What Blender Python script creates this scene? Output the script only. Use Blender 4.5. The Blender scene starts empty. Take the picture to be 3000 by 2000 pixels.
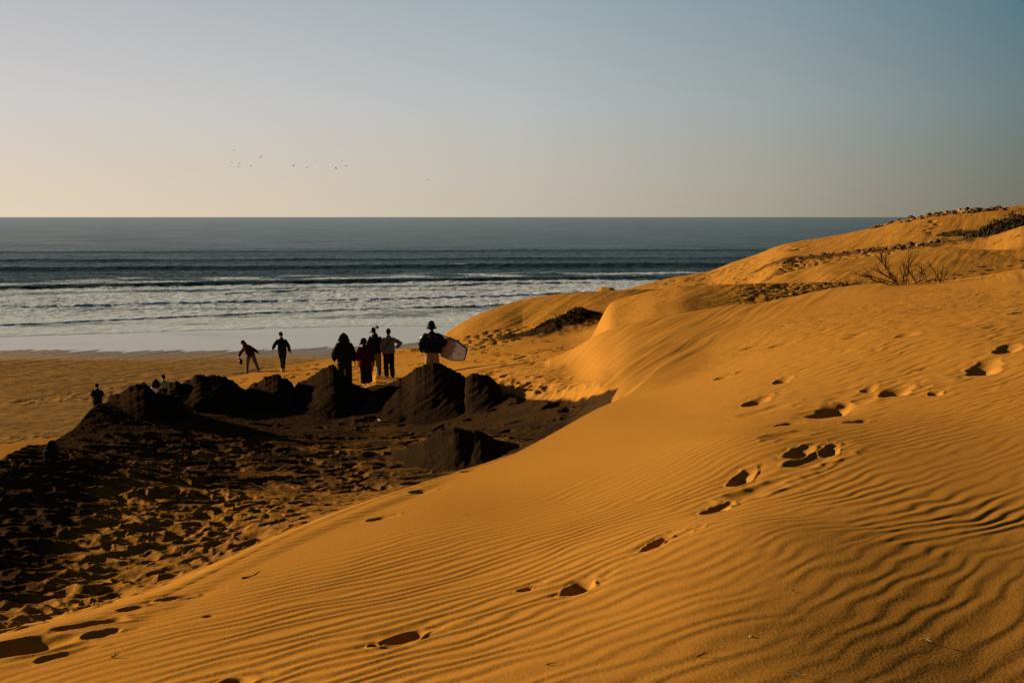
import bpy, bmesh, math, random
import numpy as np
from mathutils import Vector, Matrix

R_ = math.radians
scene = bpy.context.scene
COL = scene.collection
rng = np.random.default_rng(7)
random.seed(7)

# ------------------------------------------------------------------ camera
CAMZ = 10.0                      # eye height above the sea (sea level is z = 0)
FPX = 2287.0                     # focal length in pixels of a 2352 px wide picture (35 mm lens)
PITCH = math.atan(286.0 / FPX)
cp, sp = math.cos(PITCH), math.sin(PITCH)
cam_d = bpy.data.cameras.new("camera")
cam_d.sensor_width = 36.0
cam_d.lens = 35.0
cam_d.clip_start = 0.1
cam_d.clip_end = 60000
cam = bpy.data.objects.new("camera", cam_d)
COL.objects.link(cam)
cam.location = (0, 0, CAMZ)
cam.rotation_euler = (math.pi / 2 - PITCH, 0, 0)
scene.camera = cam


def ray(u, v):
    """survey direction: (azimuth, drop per metre) of a sight line from the viewpoint"""
    u = np.asarray(u, float); v = np.asarray(v, float)
    X = (u - 1176.0) / FPX
    Z = -(v - 784.0) / FPX
    dy = cp + Z * sp
    dz = -sp + Z * cp
    return np.arctan2(X, dy), -dz / np.hypot(X, dy)


def sm01(t):
    t = np.clip(t, 0, 1)
    return t * t * (3 - 2 * t)


def step(a, b, x):
    return sm01((x - a) / (b - a))


# ------------------------------------------------------------------ noise
_P = np.random.default_rng(3).permutation(512)
_P = np.concatenate([_P, _P])
_G = np.stack([np.cos(np.arange(512) * 2.399963), np.sin(np.arange(512) * 2.399963)], 1)


def noise(x, y, seed=0):
    x = np.asarray(x, float) + seed * 17.13
    y = np.asarray(y, float) + seed * 9.71
    xi = np.floor(x).astype(np.int64); yi = np.floor(y).astype(np.int64)
    fx = x - xi; fy = y - yi
    u = fx * fx * fx * (fx * (fx * 6 - 15) + 10)
    v = fy * fy * fy * (fy * (fy * 6 - 15) + 10)
    xi &= 511; yi &= 511
    x1 = (xi + 1) & 511; y1 = (yi + 1) & 511

    def g(ix, iy, dx, dy):
        h = _P[_P[ix] + iy]
        return _G[h, 0] * dx + _G[h, 1] * dy
    a = g(xi, yi, fx, fy); b = g(x1, yi, fx - 1, fy)
    c = g(xi, y1, fx, fy - 1); d = g(x1, y1, fx - 1, fy - 1)
    return (a + (b - a) * u + (c - a) * v + (a - b - c + d) * u * v) * 1.4


def fbm(x, y, o=4, seed=0, gain=.5, lac=2.03):
    s = 0; a = 1
    for i in range(o):
        s = s + a * noise(x, y, seed + i * 3)
        x = x * lac; y = y * lac; a *= gain
    return s


# ------------------------------------------------------------------ interpolation of surveyed points
class TPS:
    def __init__(self, pts):
        """pts: (u, v, drop) -> smooth surface of height over (azimuth, ln range)"""
        P = np.array(pts, float)
        az, te = ray(P[:, 0], P[:, 1])
        r = P[:, 2] / te
        self.x = np.stack([az, np.log(r)], 1)
        self.lo = self.x.min(0); self.hi = self.x.max(0)
        n = len(P)
        K = self.k(self.x, self.x) + np.eye(n) * 1e-4
        A = np.zeros((n + 3, n + 3))
        A[:n, :n] = K
        A[:n, n] = 1; A[:n, n + 1:] = self.x
        A[n, :n] = 1; A[n + 1:, :n] = self.x.T
        b = np.concatenate([P[:, 2], np.zeros(3)])
        self.w = np.linalg.solve(A, b)
        self.n = n

    @staticmethod
    def k(a, b):
        d2 = ((a[:, None, :] - b[None, :, :]) ** 2).sum(2)
        return np.where(d2 > 0, d2 * np.log(d2 + 1e-12), 0) * .5

    def __call__(self, az, lr):
        """evaluate on a coarse lattice and interpolate linearly in between (fast, smooth enough)"""
        ga = np.linspace(self.lo[0] - .10, self.hi[0] + .14, 160)
        gl = np.linspace(self.lo[1], self.hi[1], 200)
        A, L = np.meshgrid(ga, gl, indexing='ij')
        q = np.stack([A.ravel(), L.ravel()], 1)
        z = self.k(q, self.x) @ self.w[:self.n] + self.w[self.n] + q @ self.w[self.n + 1:]
        z = z.reshape(A.shape)
        fa = (np.clip(az, ga[0], ga[-1]) - ga[0]) / (ga[1] - ga[0])
        fl = (np.clip(lr, gl[0], gl[-1]) - gl[0]) / (gl[1] - gl[0])
        ia = np.minimum(fa.astype(int), 158); il = np.minimum(fl.astype(int), 198)
        fa = fa - ia; fl = fl - il
        return (z[ia, il] * (1 - fa) * (1 - fl) + z[ia + 1, il] * fa * (1 - fl)
                + z[ia, il + 1] * (1 - fa) * fl + z[ia + 1, il + 1] * fa * fl)


class Line:
    """a crest: list of (u, v, range) -> range and height along azimuth"""
    def __init__(self, pts, smooth=.35):
        P = np.array(pts, float)
        az, te = ray(P[:, 0], P[:, 1])
        o = np.argsort(az)
        az, te, r = az[o], te[o], P[o, 2]
        self.ga = np.linspace(-1.2, 1.2, 4800)
        self.gt = np.interp(self.ga, az, te)
        self.gr = np.interp(self.ga, az, r)
        if smooth > 0:
            w = R_(smooth) / (self.ga[1] - self.ga[0])
            k = np.exp(-.5 * (np.arange(-int(3 * w) - 1, int(3 * w) + 2) / w) ** 2); k /= k.sum()
            n = len(k) // 2
            for nm in ('gt', 'gr'):
                a = getattr(self, nm)
                setattr(self, nm, np.convolve(np.pad(a, n, mode='edge'), k, mode='valid'))

    def r(self, az): return np.interp(az, self.ga, self.gr)
    def te(self, az): return np.interp(az, self.ga, self.gt)
    def drop(self, az): return self.r(az) * self.te(az)


def azof(u, v=700): return float(ray(u, v)[0])


def byaz(az, pairs):
    """piecewise-linear value along azimuth, pairs (u, value)"""
    a = [azof(u) for u, _ in pairs]
    return np.interp(az, a, [p[1] for p in pairs])


def fall(d, w):
    d = np.maximum(d, 0)
    return d * d / (d + w)


def smax(a, b, k):
    h = np.clip(.5 + .5 * (a - b) / k, 0, 1)
    return b + (a - b) * h + k * h * (1 - h)


# ------------------------------------------------------------------ the survey
F = TPS([(0, 1568, 2.1), (600, 1568, 1.86), (1176, 1568, 1.68), (1700, 1568, 1.64), (2352, 1568, 1.87),
         (0, 1505, 2.2), (200, 1440, 2.27), (390, 1375, 2.35), (560, 1290, 2.5), (800, 1190, 2.62), (950, 1130, 2.75), (1080, 1078, 2.85),
         (1190, 1040, 2.95), (1290, 985, 3.08), (1375, 938, 3.18), (1440, 903, 3.27), (1500, 880, 3.27),
         (500, 1450, 2.08), (900, 1450, 1.95), (1176, 1300, 2.15), (900, 1250, 2.38), (1300, 1150, 2.42), (1500, 1000, 2.62), (1500, 1200, 2.08),
         (1700, 1200, 1.84), (1700, 1000, 2.05), (1700, 850, 2.75), (2000, 1200, 1.9), (2000, 1000, 2.0), (2000, 800, 2.15),
         (1800, 750, 2.6), (2352, 1200, 1.99), (2352, 900, 2.02), (2352, 700, 1.78), (2200, 700, 1.95), (2001, 655, 2.25),
         (2161, 650, 2.15), (2352, 620, 1.78), (1900, 690, 2.45), (1600, 1400, 1.75), (1400, 1400, 1.85), (1600, 900, 2.85), (1560, 830, 3.22), (1650, 765, 3.12), (1750, 716, 2.9)])
F_crest = Line([(0, 1505, 5.4), (200, 1440, 5.8), (390, 1375, 6.4), (560, 1290, 7.4), (800, 1190, 8.9), (950, 1130, 10.), (1080, 1078, 11.2),
                (1190, 1040, 12.4), (1290, 985, 14.3), (1375, 938, 16.3), (1440, 903, 18.), (1480, 890, 19.2), (1520, 880, 21), (1560, 870, 24),
                (1700, 850, 30), (1850, 750, 33), (2001, 651, 34.2), (2352, 616, 35)])
D2 = Line([(1235, 850, 29), (1263, 828, 29.8), (1320, 800, 29.5), (1373, 766, 29), (1440, 742, 29), (1513, 728, 29.5), (1568, 720, 30), (1613, 714, 30.5),
           (1668, 705, 31.2), (1768, 690, 32.3), (1901, 666, 33.8), (2001, 652, 34.3), (2161, 646, 34.6), (2352, 616, 35)], .45)
B = TPS([(0, 1500, 2.25), (0, 1400, 2.62), (0, 1250, 2.95), (0, 1120, 3.08), (0, 1050, 3.1), (0, 1022, 3.16),
         (100, 985, 3.55), (165, 952, 3.5), (215, 930, 3.5), (276, 906, 3.72), (311, 892, 3.95), (360, 896, 4.0), (420, 888, 4.08),
         (458, 885, 4.15), (520, 890, 4.2), (555, 893, 4.25), (680, 889, 4.28), (720, 886, 4.28), (790, 892, 4.38),
         (300, 1400, 2.6), (300, 1300, 3.05), (300, 1150, 3.42), (300, 1000, 3.72), (160, 1060, 3.25), (450, 960, 4.08),
         (600, 1270, 2.75), (600, 1220, 3.15), (600, 1100, 3.95), (600, 1000, 4.22), (600, 930, 4.3), (800, 1180, 2.87), (900, 1145, 3.1), (800, 1060, 4.15), (800, 960, 4.45),
         (900, 1060, 4.12), (900, 960, 4.45), (1100, 1060, 4.0), (1200, 1000, 4.05), (1200, 950, 4.2), (1350, 945, 3.9), (900, 905, 4.7), (1000, 900, 4.45), (1143, 907, 4.2), (1250, 930, 4.05)])
B_crest = Line([(0, 1022, 14), (100, 985, 16.5), (165, 952, 18.2), (215, 930, 19.7), (276, 905, 21.3), (311, 888, 22.6), (360, 896, 23), (420, 884, 24),
                (458, 885, 25), (502, 888, 25.3), (555, 893, 25), (680, 889, 25.4), (775, 891, 26), (855, 906, 26.6), (900, 905, 27),
                (1000, 900, 26), (1143, 907, 24), (1200, 925, 23), (1300, 930, 21.6), (1381, 935, 20)], .15)
S = TPS([(870, 879, 5.80), (980, 871, 5.30), (785, 886, 5.27), (650, 845, 6.7), (575, 843, 6.75), (502, 866, 6.95), (560, 851, 6.9), (600, 838, 6.7), (560, 860, 6.75),
         (660, 829, 6.6), (762, 817, 6.45), (850, 806, 6.35), (950, 797, 6.15), (1020, 785, 6.05), (700, 860, 6.3), (760, 890, 5.8), (600, 880, 6.3),
         (900, 905, 4.9), (1050, 890, 4.75), (1100, 880, 4.5), (1100, 850, 4.8), (1000, 830, 5.6), (1100, 820, 5.25), (1200, 790, 5.3), (1263, 830, 4.35),
         (1240, 850, 4.2), (1150, 870, 4.35), (1200, 900, 4.1), (1300, 930, 3.85), (1300, 870, 3.92), (1357, 838, 3.95), (1390, 875, 3.6), (1423, 895, 3.4), (1381, 935, 3.42),
         (1200, 765, 5.6), (1290, 785, 5.25), (1060, 800, 5.75), (1380, 760, 5.3), (1600, 740, 5.2), (2352, 700, 5.2), (1500, 880, 4.3), (1500, 800, 4.6), (1450, 850, 4.0)])
S_crest = Line([(400, 900, 40), (502, 866, 42.5), (560, 851, 44), (600, 838, 45), (660, 829, 45.5), (762, 817, 46), (850, 806, 46.5), (950, 797, 47), (1020, 785, 48), (1060, 775, 60), (1200, 740, 70)], .15)
D3 = Line([(960, 815, 49), (1000, 790, 49.5), (1020, 768, 50), (1060, 742, 51), (1100, 722, 52), (1150, 703, 53), (1200, 688, 54), (1280, 676, 54), (1350, 669, 54), (1440, 665, 54.5),
           (1520, 664, 55.5), (1700, 670, 58)], .2)
D3b = Line([(1320, 830, 36), (1367, 768, 38), (1380, 730, 41), (1393, 697, 42.5), (1440, 682, 43.5), (1500, 667, 43.5), (1568, 657, 43.5), (1701, 654, 44.5), (1868, 649, 47.5),
            (1985, 647, 50), (2352, 640, 54)], .3)
D4a = Line([(1700, 668, 57), (1750, 650, 58.5), (1800, 632, 60), (1851, 620, 62), (1901, 603, 64), (2000, 590, 66), (2100, 580, 68), (2201, 574, 70), (2352, 573, 72)], .2)
D4b = Line([(2080, 585, 84), (2142, 562, 85), (2200, 552, 86), (2272, 536, 88), (2310, 525, 88), (2352, 513, 88)], .2)
D5 = Line([(1380, 690, 94), (1410, 674, 95), (1440, 664, 96), (1500, 648, 98), (1568, 633, 100), (1635, 621, 102), (1685, 603, 103), (1728, 590, 104), (1768, 573, 105), (1808, 559, 105),
           (1868, 549, 106), (1928, 538, 107), (2001, 522, 108), (2068, 506, 109), (2135, 493, 110), (2201, 485, 111), (2301, 475, 112), (2352, 471, 113)], .2)


def layer_heights(az, r):
    """large forms of the ground; returns height and masks"""
    lr = np.log(np.maximum(r, .5))
    x = r * np.sin(az); y = r * np.cos(az)
    # camera dune
    rc = F_crest.r(az)
    zF = -F(az, np.minimum(lr, np.log(rc)))
    slipF = byaz(az, [(0, .50), (560, .5), (800, .5), (1000, .55), (1440, .55), (1560, .3), (1700, .1), (1900, .25)])
    wF = byaz(az, [(0, .5), (800, .5), (1100, .5), (1440, .5), (1700, 2)])
    d = r - rc
    zF = zF - slipF * fall(d, wF)
    near = step(0, 3.0, r)
    zF = -1.66 * (1 - near) + zF * near
    # slip-face dune to its right rear
    rc2 = D2.r(az)
    z2 = -D2.drop(az)
    z2 = np.where(r < rc2, z2 - .012 * (rc2 - r) - .0022 * (rc2 - r) ** 2 * byaz(az, [(1235, 0), (1450, .6), (1700, 1)]),
                  z2 - .34 * fall(r - rc2, .6))
    z2 = z2 - byaz(az, [(1000, 4), (1150, 1.6), (1235, .35), (1263, 0)])
    # trodden basin
    rcb = B_crest.r(az)
    zB = -B(az, np.minimum(lr, np.log(rcb)))
    slipB = byaz(az, [(0, .5), (300, .6), (700, .5), (860, .12), (1000, .15), (1381, .05)])
    zB = zB - slipB * fall(r - rcb, .6)
    zB = zB - byaz(az, [(1400, 0), (1600, 3)]) - 1.6 * step(.2, 2.6, rc - r)
    # sand behind the rocks
    rcs = S_crest.r(az)
    zS = -S(az, np.minimum(lr, np.log(rcs)))
    zS = zS - .32 * fall(r - rcs, 1.0)
    zS = zS - byaz(az, [(400, 2.5), (480, 0)]) * step(20, 24, r)
    zS = zS - 4 * step(azof(1380), azof(1750), az) * step(34, 26, r)
    zS = zS - 2.5 * step(.5, 5, rc - r)
    zS = zS - 1.6 * step(-.4, 1.4, rcb - r)
    # apron at the far left, foot of the dunes
    zA = -6.45 - .03 * (r - 30) - .35 * fall(r - byaz(az, [(0, 31.6), (173, 32.2), (400, 30)]), .8) - byaz(az, [(250, 0), (420, 4)])
    # beach
    ysh = byaz(az, [(0, 75.5), (260, 74.5), (433, 74.2), (667, 75.6), (850, 77), (949, 78), (1176, 79), (1500, 90), (1900, 120), (2352, 150)])
    t = ysh - y
    zbch = -CAMZ + np.where(t > 0, .012 * t + .00022 * t * t, .02 * t)
    zbch = np.minimum(zbch, -CAMZ + 1.3)
    # back dunes
    def back(L, front, bk, w, curve=0):
        rcx = L.r(az)
        q = rcx - r
        return np.where(q > 0, -L.drop(az) - front * q - curve * q * q, -L.drop(az) - bk * fall(-q, w))
    z3 = back(D3, byaz(az, [(960, .05), (1060, .08), (1200, .17), (1330, .13), (1440, .09)]), .35, 1.5)
    z3 = z3 - byaz(az, [(700, 10), (990, 0)])
    z3b = back(D3b, byaz(az, [(1367, .03), (1500, .04), (1680, .07), (2000, .075)]), .3, 1.5)
    z3b = z3b - byaz(az, [(1050, 12), (1350, 0)])
    z4a = back(D4a, byaz(az, [(1740, .03), (2000, .055)]), .12, 3)
    z4a = z4a - byaz(az, [(1250, 12), (1740, 0)])
    z4b = back(D4b, .10, .2, 2) - byaz(az, [(1500, 14), (2100, 0)])
    f5 = byaz(az, [(1380, .02), (1600, .03), (1768, .045), (2000, .09), (2200, .13), (2352, .14)])
    z5 = back(D5, f5, .3, 5, -.0008)
    z5 = np.where(r < 78, np.minimum(z5, -3.6 - .02 * (78 - r)), z5)
    zb5 = back(D5, f5, .3, 5)
    z5 = np.maximum(z5, zb5 - .0)
    z5 = z5 - byaz(az, [(1300, 8), (1432, 0)])
    # combine
    zs = [zbch, zA, zS, zB, z3, z3b, z4a, z4b, z5, z2, zF]
    z = zs[0]
    for q, k in zip(zs[1:], [.25, .12, .15, .5, .35, .5, .5, .6, .3, .22]):
        z = smax(z, q, k)
    m = {}
    m['F'] = step(-.02, .12, zF - np.maximum.reduce([zB, zS, z2]))
    m['F'] = np.where((r < rc + 3), m['F'], 0)
    m['D2'] = step(-.05, .15, z2 - np.maximum.reduce([zF, zS, zB])) * (r < rc2 + .5)
    m['B'] = step(-.06, .1, zB - np.maximum.reduce([zF, zS])) * (r < rcb + 2.5)
    m['S'] = step(-.05, .1, zS - np.maximum.reduce([zF, zB, z2, zbch, z3]))
    m['beach'] = step(-.1, .15, zbch - np.maximum.reduce([zS, z3, z5, zA, zB]))
    m['D3'] = step(-.1, .1, z3 - np.maximum.reduce([zS, z3b, z5, z2]))
    m['far'] = step(-.1, .1, np.maximum.reduce([z3b, z4a, z4b, z5]) - np.maximum.reduce([zF, z2, zS, z3]))
    m['D5'] = step(-.1, .1, z5 - np.maximum.reduce([z4a, z4b, z3b, z2, zF, z3]))
    # behind the viewer the camera dune goes on
    bk = step(R_(75), R_(130), np.abs(az))
    z = z * (1 - bk) + (-1.7 - .03 * np.maximum(r - 3, 0) * (r < 80) - 2.31 * (r >= 80)) * bk
    return z + CAMZ, m, x, y


# ------------------------------------------------------------------ ground lattice around the viewpoint
def az_lattice():
    a = list(np.arange(-33.5, 33.5001, .037))
    s = .05; p = 33.5; out = []
    while p < 176:
        s = min(s * 1.12, 2.5); p += s; out.append(p)
    out = out[:-1] + [180.0] if out[-1] > 178 else out + [180.0]
    return np.radians(np.array([-q for q in reversed(out)] + a + out[:-1]))   # seam at 180 is closed below


AZ = az_lattice()
LR = np.concatenate([np.linspace(math.log(.35), math.log(2.9), 40, endpoint=False),
                     np.linspace(math.log(2.9), math.log(26), 860, endpoint=False),
                     np.linspace(math.log(26), math.log(116), 620, endpoint=False),
                     np.linspace(math.log(116), math.log(420), 60)])
GA, GL = np.meshgrid(AZ, LR, indexing='ij')
GR = np.exp(GL)
Z, M, X, Y = layer_heights(GA, GR)
Z0 = Z.copy()


def ground_z(x, y):
    """height of the finished ground at a world point"""
    a = math.atan2(x, y); l = math.log(math.hypot(x, y))
    ia = int(np.clip(np.searchsorted(AZ, a) - 1, 0, len(AZ) - 2)); il = int(np.clip(np.searchsorted(LR, l) - 1, 0, len(LR) - 2))
    fa = (a - AZ[ia]) / (AZ[ia + 1] - AZ[ia]); fl = (l - LR[il]) / (LR[il + 1] - LR[il])
    return float((Z[ia, il] * (1 - fa) * (1 - fl) + Z[ia + 1, il] * fa * (1 - fl) + Z[ia, il + 1] * (1 - fa) * fl + Z[ia + 1, il + 1] * fa * fl))


def hit(u, v, rmin=2.9, src=None):
    """first point where the sight line (u, v) meets the ground"""
    ZZ = Z0 if src is None else src
    a, te = ray(u, v)
    ia = int(np.clip(np.searchsorted(AZ, float(a)), 0, len(AZ) - 1))
    col = ZZ[ia]
    r = np.exp(LR)
    f = col - (CAMZ - te * r)
    k = np.where((f > 0) & (r > rmin))[0]
    k = k[0] if len(k) else len(r) - 1
    rr = r[k]
    if 0 < k and f[k] > 0 and f[k - 1] <= 0:
        rr = r[k - 1] + (r[k] - r[k - 1]) * (-f[k - 1]) / (f[k] - f[k - 1])
    return np.array([rr * math.sin(a), rr * math.cos(a), CAMZ - te * rr])


def stamp(cx, cy, L, W, ang, fn):
    """apply fn(p, q) -> dz over an oriented window (p along, q across, metres)"""
    rad = math.hypot(L, W)
    rr = math.hypot(cx, cy); a0 = math.atan2(cx, cy)
    da = rad / rr
    i0, i1 = np.searchsorted(AZ, [a0 - da, a0 + da])
    j0, j1 = np.searchsorted(LR, [math.log(max(rr - rad, .4)), math.log(rr + rad)])
    if i1 <= i0 or j1 <= j0: return
    xs = X[i0:i1, j0:j1] - cx; ys = Y[i0:i1, j0:j1] - cy
    c, s = math.cos(ang), math.sin(ang)      # ang measured from +y towards +x
    p = xs * s + ys * c; q = xs * c - ys * s
    Z[i0:i1, j0:j1] += fn(p, q)


ZH = np.zeros_like(Z); ZU = np.zeros_like(Z)


def footprint(cx, cy, w, l, ang, depth, rim=.25, rough=.12, scoop=0.0):
    ph = random.uniform(0, 50)
    def fn(p, q):
        wob = 1 + rough * 2 * noise(p / w * 1.3 + ph, q / w * 1.3, 5)
        pp = np.where(p < 0, p / (l * .5 * (1 - .45 * scoop)), p / (l * .5 * (1 + .9 * scoop)))
        rho = np.sqrt(pp ** 2 + (q / (w * .5)) ** 2) / wob
        hole = -depth * np.exp(-(rho / .85) ** 2.6) * (1 - scoop * .75 * np.clip(pp + .15, 0, 1))
        up = rim * depth * np.exp(-((rho - 1.35) / .32) ** 2) * (1 + .8 * noise(p / w + ph, q / w, 8))
        slide = -.3 * depth * np.exp(-(rho / 1.7) ** 2)
        return hole + slide, up
    rad = math.hypot(l * 1.7, w * 1.7)
    rr = math.hypot(cx, cy); a0 = math.atan2(cx, cy); da = rad / rr
    i0, i1 = np.searchsorted(AZ, [a0 - da, a0 + da]); j0, j1 = np.searchsorted(LR, [math.log(max(rr - rad, .4)), math.log(rr + rad)])
    if i1 <= i0 or j1 <= j0: return
    xs = X[i0:i1, j0:j1] - cx; ys = Y[i0:i1, j0:j1] - cy
    c, s = math.cos(ang), math.sin(ang)
    h, u = fn(xs * s + ys * c, xs * c - ys * s)
    ZH[i0:i1, j0:j1] = np.minimum(ZH[i0:i1, j0:j1], h); ZU[i0:i1, j0:j1] = np.maximum(ZU[i0:i1, j0:j1], u)


# ------------------------------------------------------------------ relief
mF, mD2, mB, mS, mbe, mD3, mfar, mD5 = (M[k] for k in ('F', 'D2', 'B', 'S', 'beach', 'D3', 'far', 'D5'))
# broad unevenness
Z += .05 * fbm(X / 3.2, Y / 3.2, 2, 11) * step(6, 14, GR) * (1 - mbe) * (1 - .6 * mF)
Z += .10 * fbm(X / 9, Y / 9, 2, 21) * step(45, 60, GR) * (1 - mbe)
Z += .02 * fbm(X / 2.4, Y / 5., 2, 31) * mF
# wind ripples on the camera dune
def ripple(px, py, lam, ang, warp, seed):
    c, s = math.cos(ang), math.sin(ang)      # crest direction (from +y towards +x)
    al = px * s + py * c; ac = px * c - py * s
    w = warp * (fbm(al / 1.1, ac / .55, 2, seed) * 1.0) + .5 * warp * noise(al / .35, ac / .16, seed + 7)
    ph = (ac + w) / lam
    f = ph - np.floor(ph)
    # asymmetric: long windward, short lee
    k = .60
    prof = np.where(f < k, sm01(f / k), sm01((1 - f) / (1 - k)))
    return prof - .5, ph
lam_big = .135
rip1, ph1 = ripple(X, Y, .118, R_(50), .075, 41)
rip2, _ = ripple(X, Y, .104, R_(42), .075, 47)
bigarea = step(.1, 1.2, X - .06 * Y + .5 * noise(X / 1.3, Y / 1.3, 51)) * (1 - step(5.4, 7.6, GR + .9 * noise(X, Y, 52)))
faint = 1 - .55 * step(6.5, 9, GR) * step(azof(1250), azof(1600), GA)
amp = .0085 * (1 - step(9.5, 17, GR))
patch = .45 + .55 * step(-.35, .3, noise(X / 1.6, Y / 2.6, 61) + .25 * noise(X / .5, Y / .8, 62))
# the rounded shoulder towards the basin is wind-polished
Pshould = [ray(u, v) for u, v in ((900, 1250), (1300, 1130), (1500, 1000))]
shoulder = np.exp(-((GR - F_crest.r(GA) * byaz(GA, [(0, .93), (600, .9), (900, .84), (1200, .74), (1500, .72)])) / (F_crest.r(GA) * byaz(GA, [(0, .05), (700, .07), (1100, .16), (1500, .2)]))) ** 2)
shoulder *= step(azof(150, 1300), azof(700, 1300), GA) * (1 - step(azof(1500), azof(1750), GA))
amp = amp * faint * patch * (1 - .93 * shoulder)
Z += mF * amp * (rip1 * (1 - bigarea) + rip2 * .36 * bigarea)
Z += mF * .0007 * (1 - step(4.5, 8, GR)) * noise(X / .05, Y / .022 + X / .05, 71) * (1 - .6 * shoulder)
# finer streaks further out and at upper right
rip3, _ = ripple(X, Y, .30, R_(64), .22, 81)
Z += mF * .012 * rip3 * step(9, 15, GR) * (1 - step(26, 36, GR)) * step(azof(1500), azof(1900), GA) * (.3 + .7 * patch)
# ripples on the hollow behind the rocks
rip4, _ = ripple(X, Y, .42, R_(72), .35, 91)
hollow = mS * step(azof(1130), azof(1220), GA) * (1 - step(30, 36, GR))
Z += hollow * .035 * rip4
# slip-face grooves: run down the fall line of the slip-face dune
al = (X * math.cos(R_(-58)) + Y * math.sin(R_(58)) * 0)
groove = fbm((X * .90 - Y * .44) / .42 + .3 * noise(X / 4, Y / 4, 3), (X * .44 + Y * .90) / 6, 3, 95, .6)
Z += .015 * groove * np.maximum(mD2, 0) * step(19, 21, GR)
groove2 = fbm((X * .88 - Y * .47) / 1.0, (X * .47 + Y * .88) / 14, 3, 97, .6)
Z += .026 * groove2 * np.maximum(mD3, mfar) * step(36, 42, GR)
rip5, _ = ripple(X, Y, 1.5, R_(80), 1.4, 99)
far_r = mfar * step(azof(1650), azof(1720), GA) * (1 - step(52, 56, GR))
Z += .05 * rip5 * far_r
# trodden basin: hummocks, scour, crust
wB = mB * (1 - .0 * GR)
edge = step(.0, .35, Z0 * 0 + 1)
hum = fbm(X / .9, Y / .9, 4, 101, .55)
rid = np.abs(noise((X * .8 - Y * .6) / .45, (X * .6 + Y * .8) / 1.3, 111)) * 2
lvl = step(5.5, 13, GR)
Z += wB * (.022 * hum + .009 * (rid - .5)) * (.5 + .5 * lvl) * (1 - .45 * step(15, 19, GR))
Z += wB * .008 * fbm(X / .16, Y / .16, 3, 121, .55) * (.3 + .7 * lvl) * (1 - step(18, 26, GR) * .3)
# beach texture
Z += mbe * (.014 * fbm(X / 1.1, Y / 1.7, 3, 131, .6) * step(2, 22, 76 - Y) + .012 * noise(X / 5, Y / 3, 133) + .022 * noise(X / 13, Y / 5, 134) * (Y > 60))
bm_ = step(.1, .6, noise(X / 7, Y / 5, 137) + .6 * step(52, 44, GR) * (X < -8))
Z += mbe * .045 * fbm(X / .6, Y / .9, 3, 139, .6) * bm_ * (Y < 60)
mound = step(0, .25, Z - Z)  # placeholder kept flat
# shrub hummock on the far dune foot
for (u, v, rr_, hx, hy, hh) in ((1300, 765, 46.5, 1.4, 1.4, .36), (1215, 783, 45.5, 1.8, 1.2, .18), (1345, 752, 47.5, .7, 1.2, .25)):
    a_, t_ = ray(u, v)
    cx, cy = rr_ * math.sin(a_), rr_ * math.cos(a_)
    e = np.exp(-(((X - cx) / hx) ** 2 + ((Y - cy) / hy) ** 2) ** 1.2)
    Z += hh * e * (1 + .22 * fbm(X / .6, Y / .6, 4, 141, .6))

# footprints on the camera dune (surveyed)
prints = [(1905, 945, 84, .19, 1.2, .5), (1803, 975, 38, .11, 1.2, .2), (1730, 928, 58, .10, 1.6, 1), (1660, 866, 52, .09, 1.8, 1), (1690, 856, 30, .05, 2, 1), (1795, 877, 44, .08, 1.7, 1),
          (2055, 902, 74, .11, 1.9, .9), (2148, 905, 36, .05, 1.8, .7), (1992, 895, 40, .04, 1.8, .8), (2258, 850, 70, .11, 1.8, 1), (2312, 803, 60, .08, 1.8, .6), (1826, 1042, 56, .085, 1.9, 1), (1902, 1036, 44, .08, 1.8, 1),
          (1968, 968, 40, .05, 2, .6), (1695, 1104, 58, .085, 2.0, 1), (1636, 1172, 60, .08, 2.0, 1), (1503, 1247, 44, .10, 1.25, .2), (1326, 1350, 76, .11, 1.25, .3), (1203, 1353, 38, .06, 1.4, .8),
          (922, 1460, 88, .11, 1.15, .3), (862, 1478, 36, .03, 1.5, 1), (1958, 775, 60, .05, 2, .8), (2082, 771, 64, .055, 2, .8), (1722, 799, 36, .035, 2, .8), (1786, 795, 40, .045, 2, .8),
          (530, 1562, 66, .08, 1.2, .3), (2278, 750, 34, .03, 2, .8), (2340, 718, 36, .04, 2, .8), (2200, 745, 40, .02, 2, 1), (2120, 845, 20, .015, 2, 0),
          (45, 1485, 96, .09, 1.7, .2), (152, 1442, 46, .06, 1.4, .4), (215, 1430, 70, .07, 1.5, .3), (296, 1397, 40, .06, 1.5, .6), (386, 1374, 46, .07, 1.4, .6), (208, 1457, 48, .05, 1.5, .8),
          (118, 1508, 48, .03, 1.8, .8), (955, 1130, 36, .04, 1.4, .6), (1075, 1080, 28, .04, 1.4, .6), (865, 1192, 40, .03, 1.6, .8), (480, 1412, 20, .01, 1.5, 0)]
HP = {(1905, 945): 46, (1803, 975): 32, (1730, 928): 20, (1660, 866): 11, (1795, 877): 13, (2055, 902): 22, (2258, 850): 22, (2312, 803): 14, (1826, 1042): 26, (1902, 1036): 24, (1695, 1104): 30, (1636, 1172): 34, (1503, 1247): 38, (1326, 1350): 44, (1203, 1353): 20, (922, 1460): 52, (2148, 905): 11, (1992, 895): 12, (1958, 775): 9, (2082, 771): 10}
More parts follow.
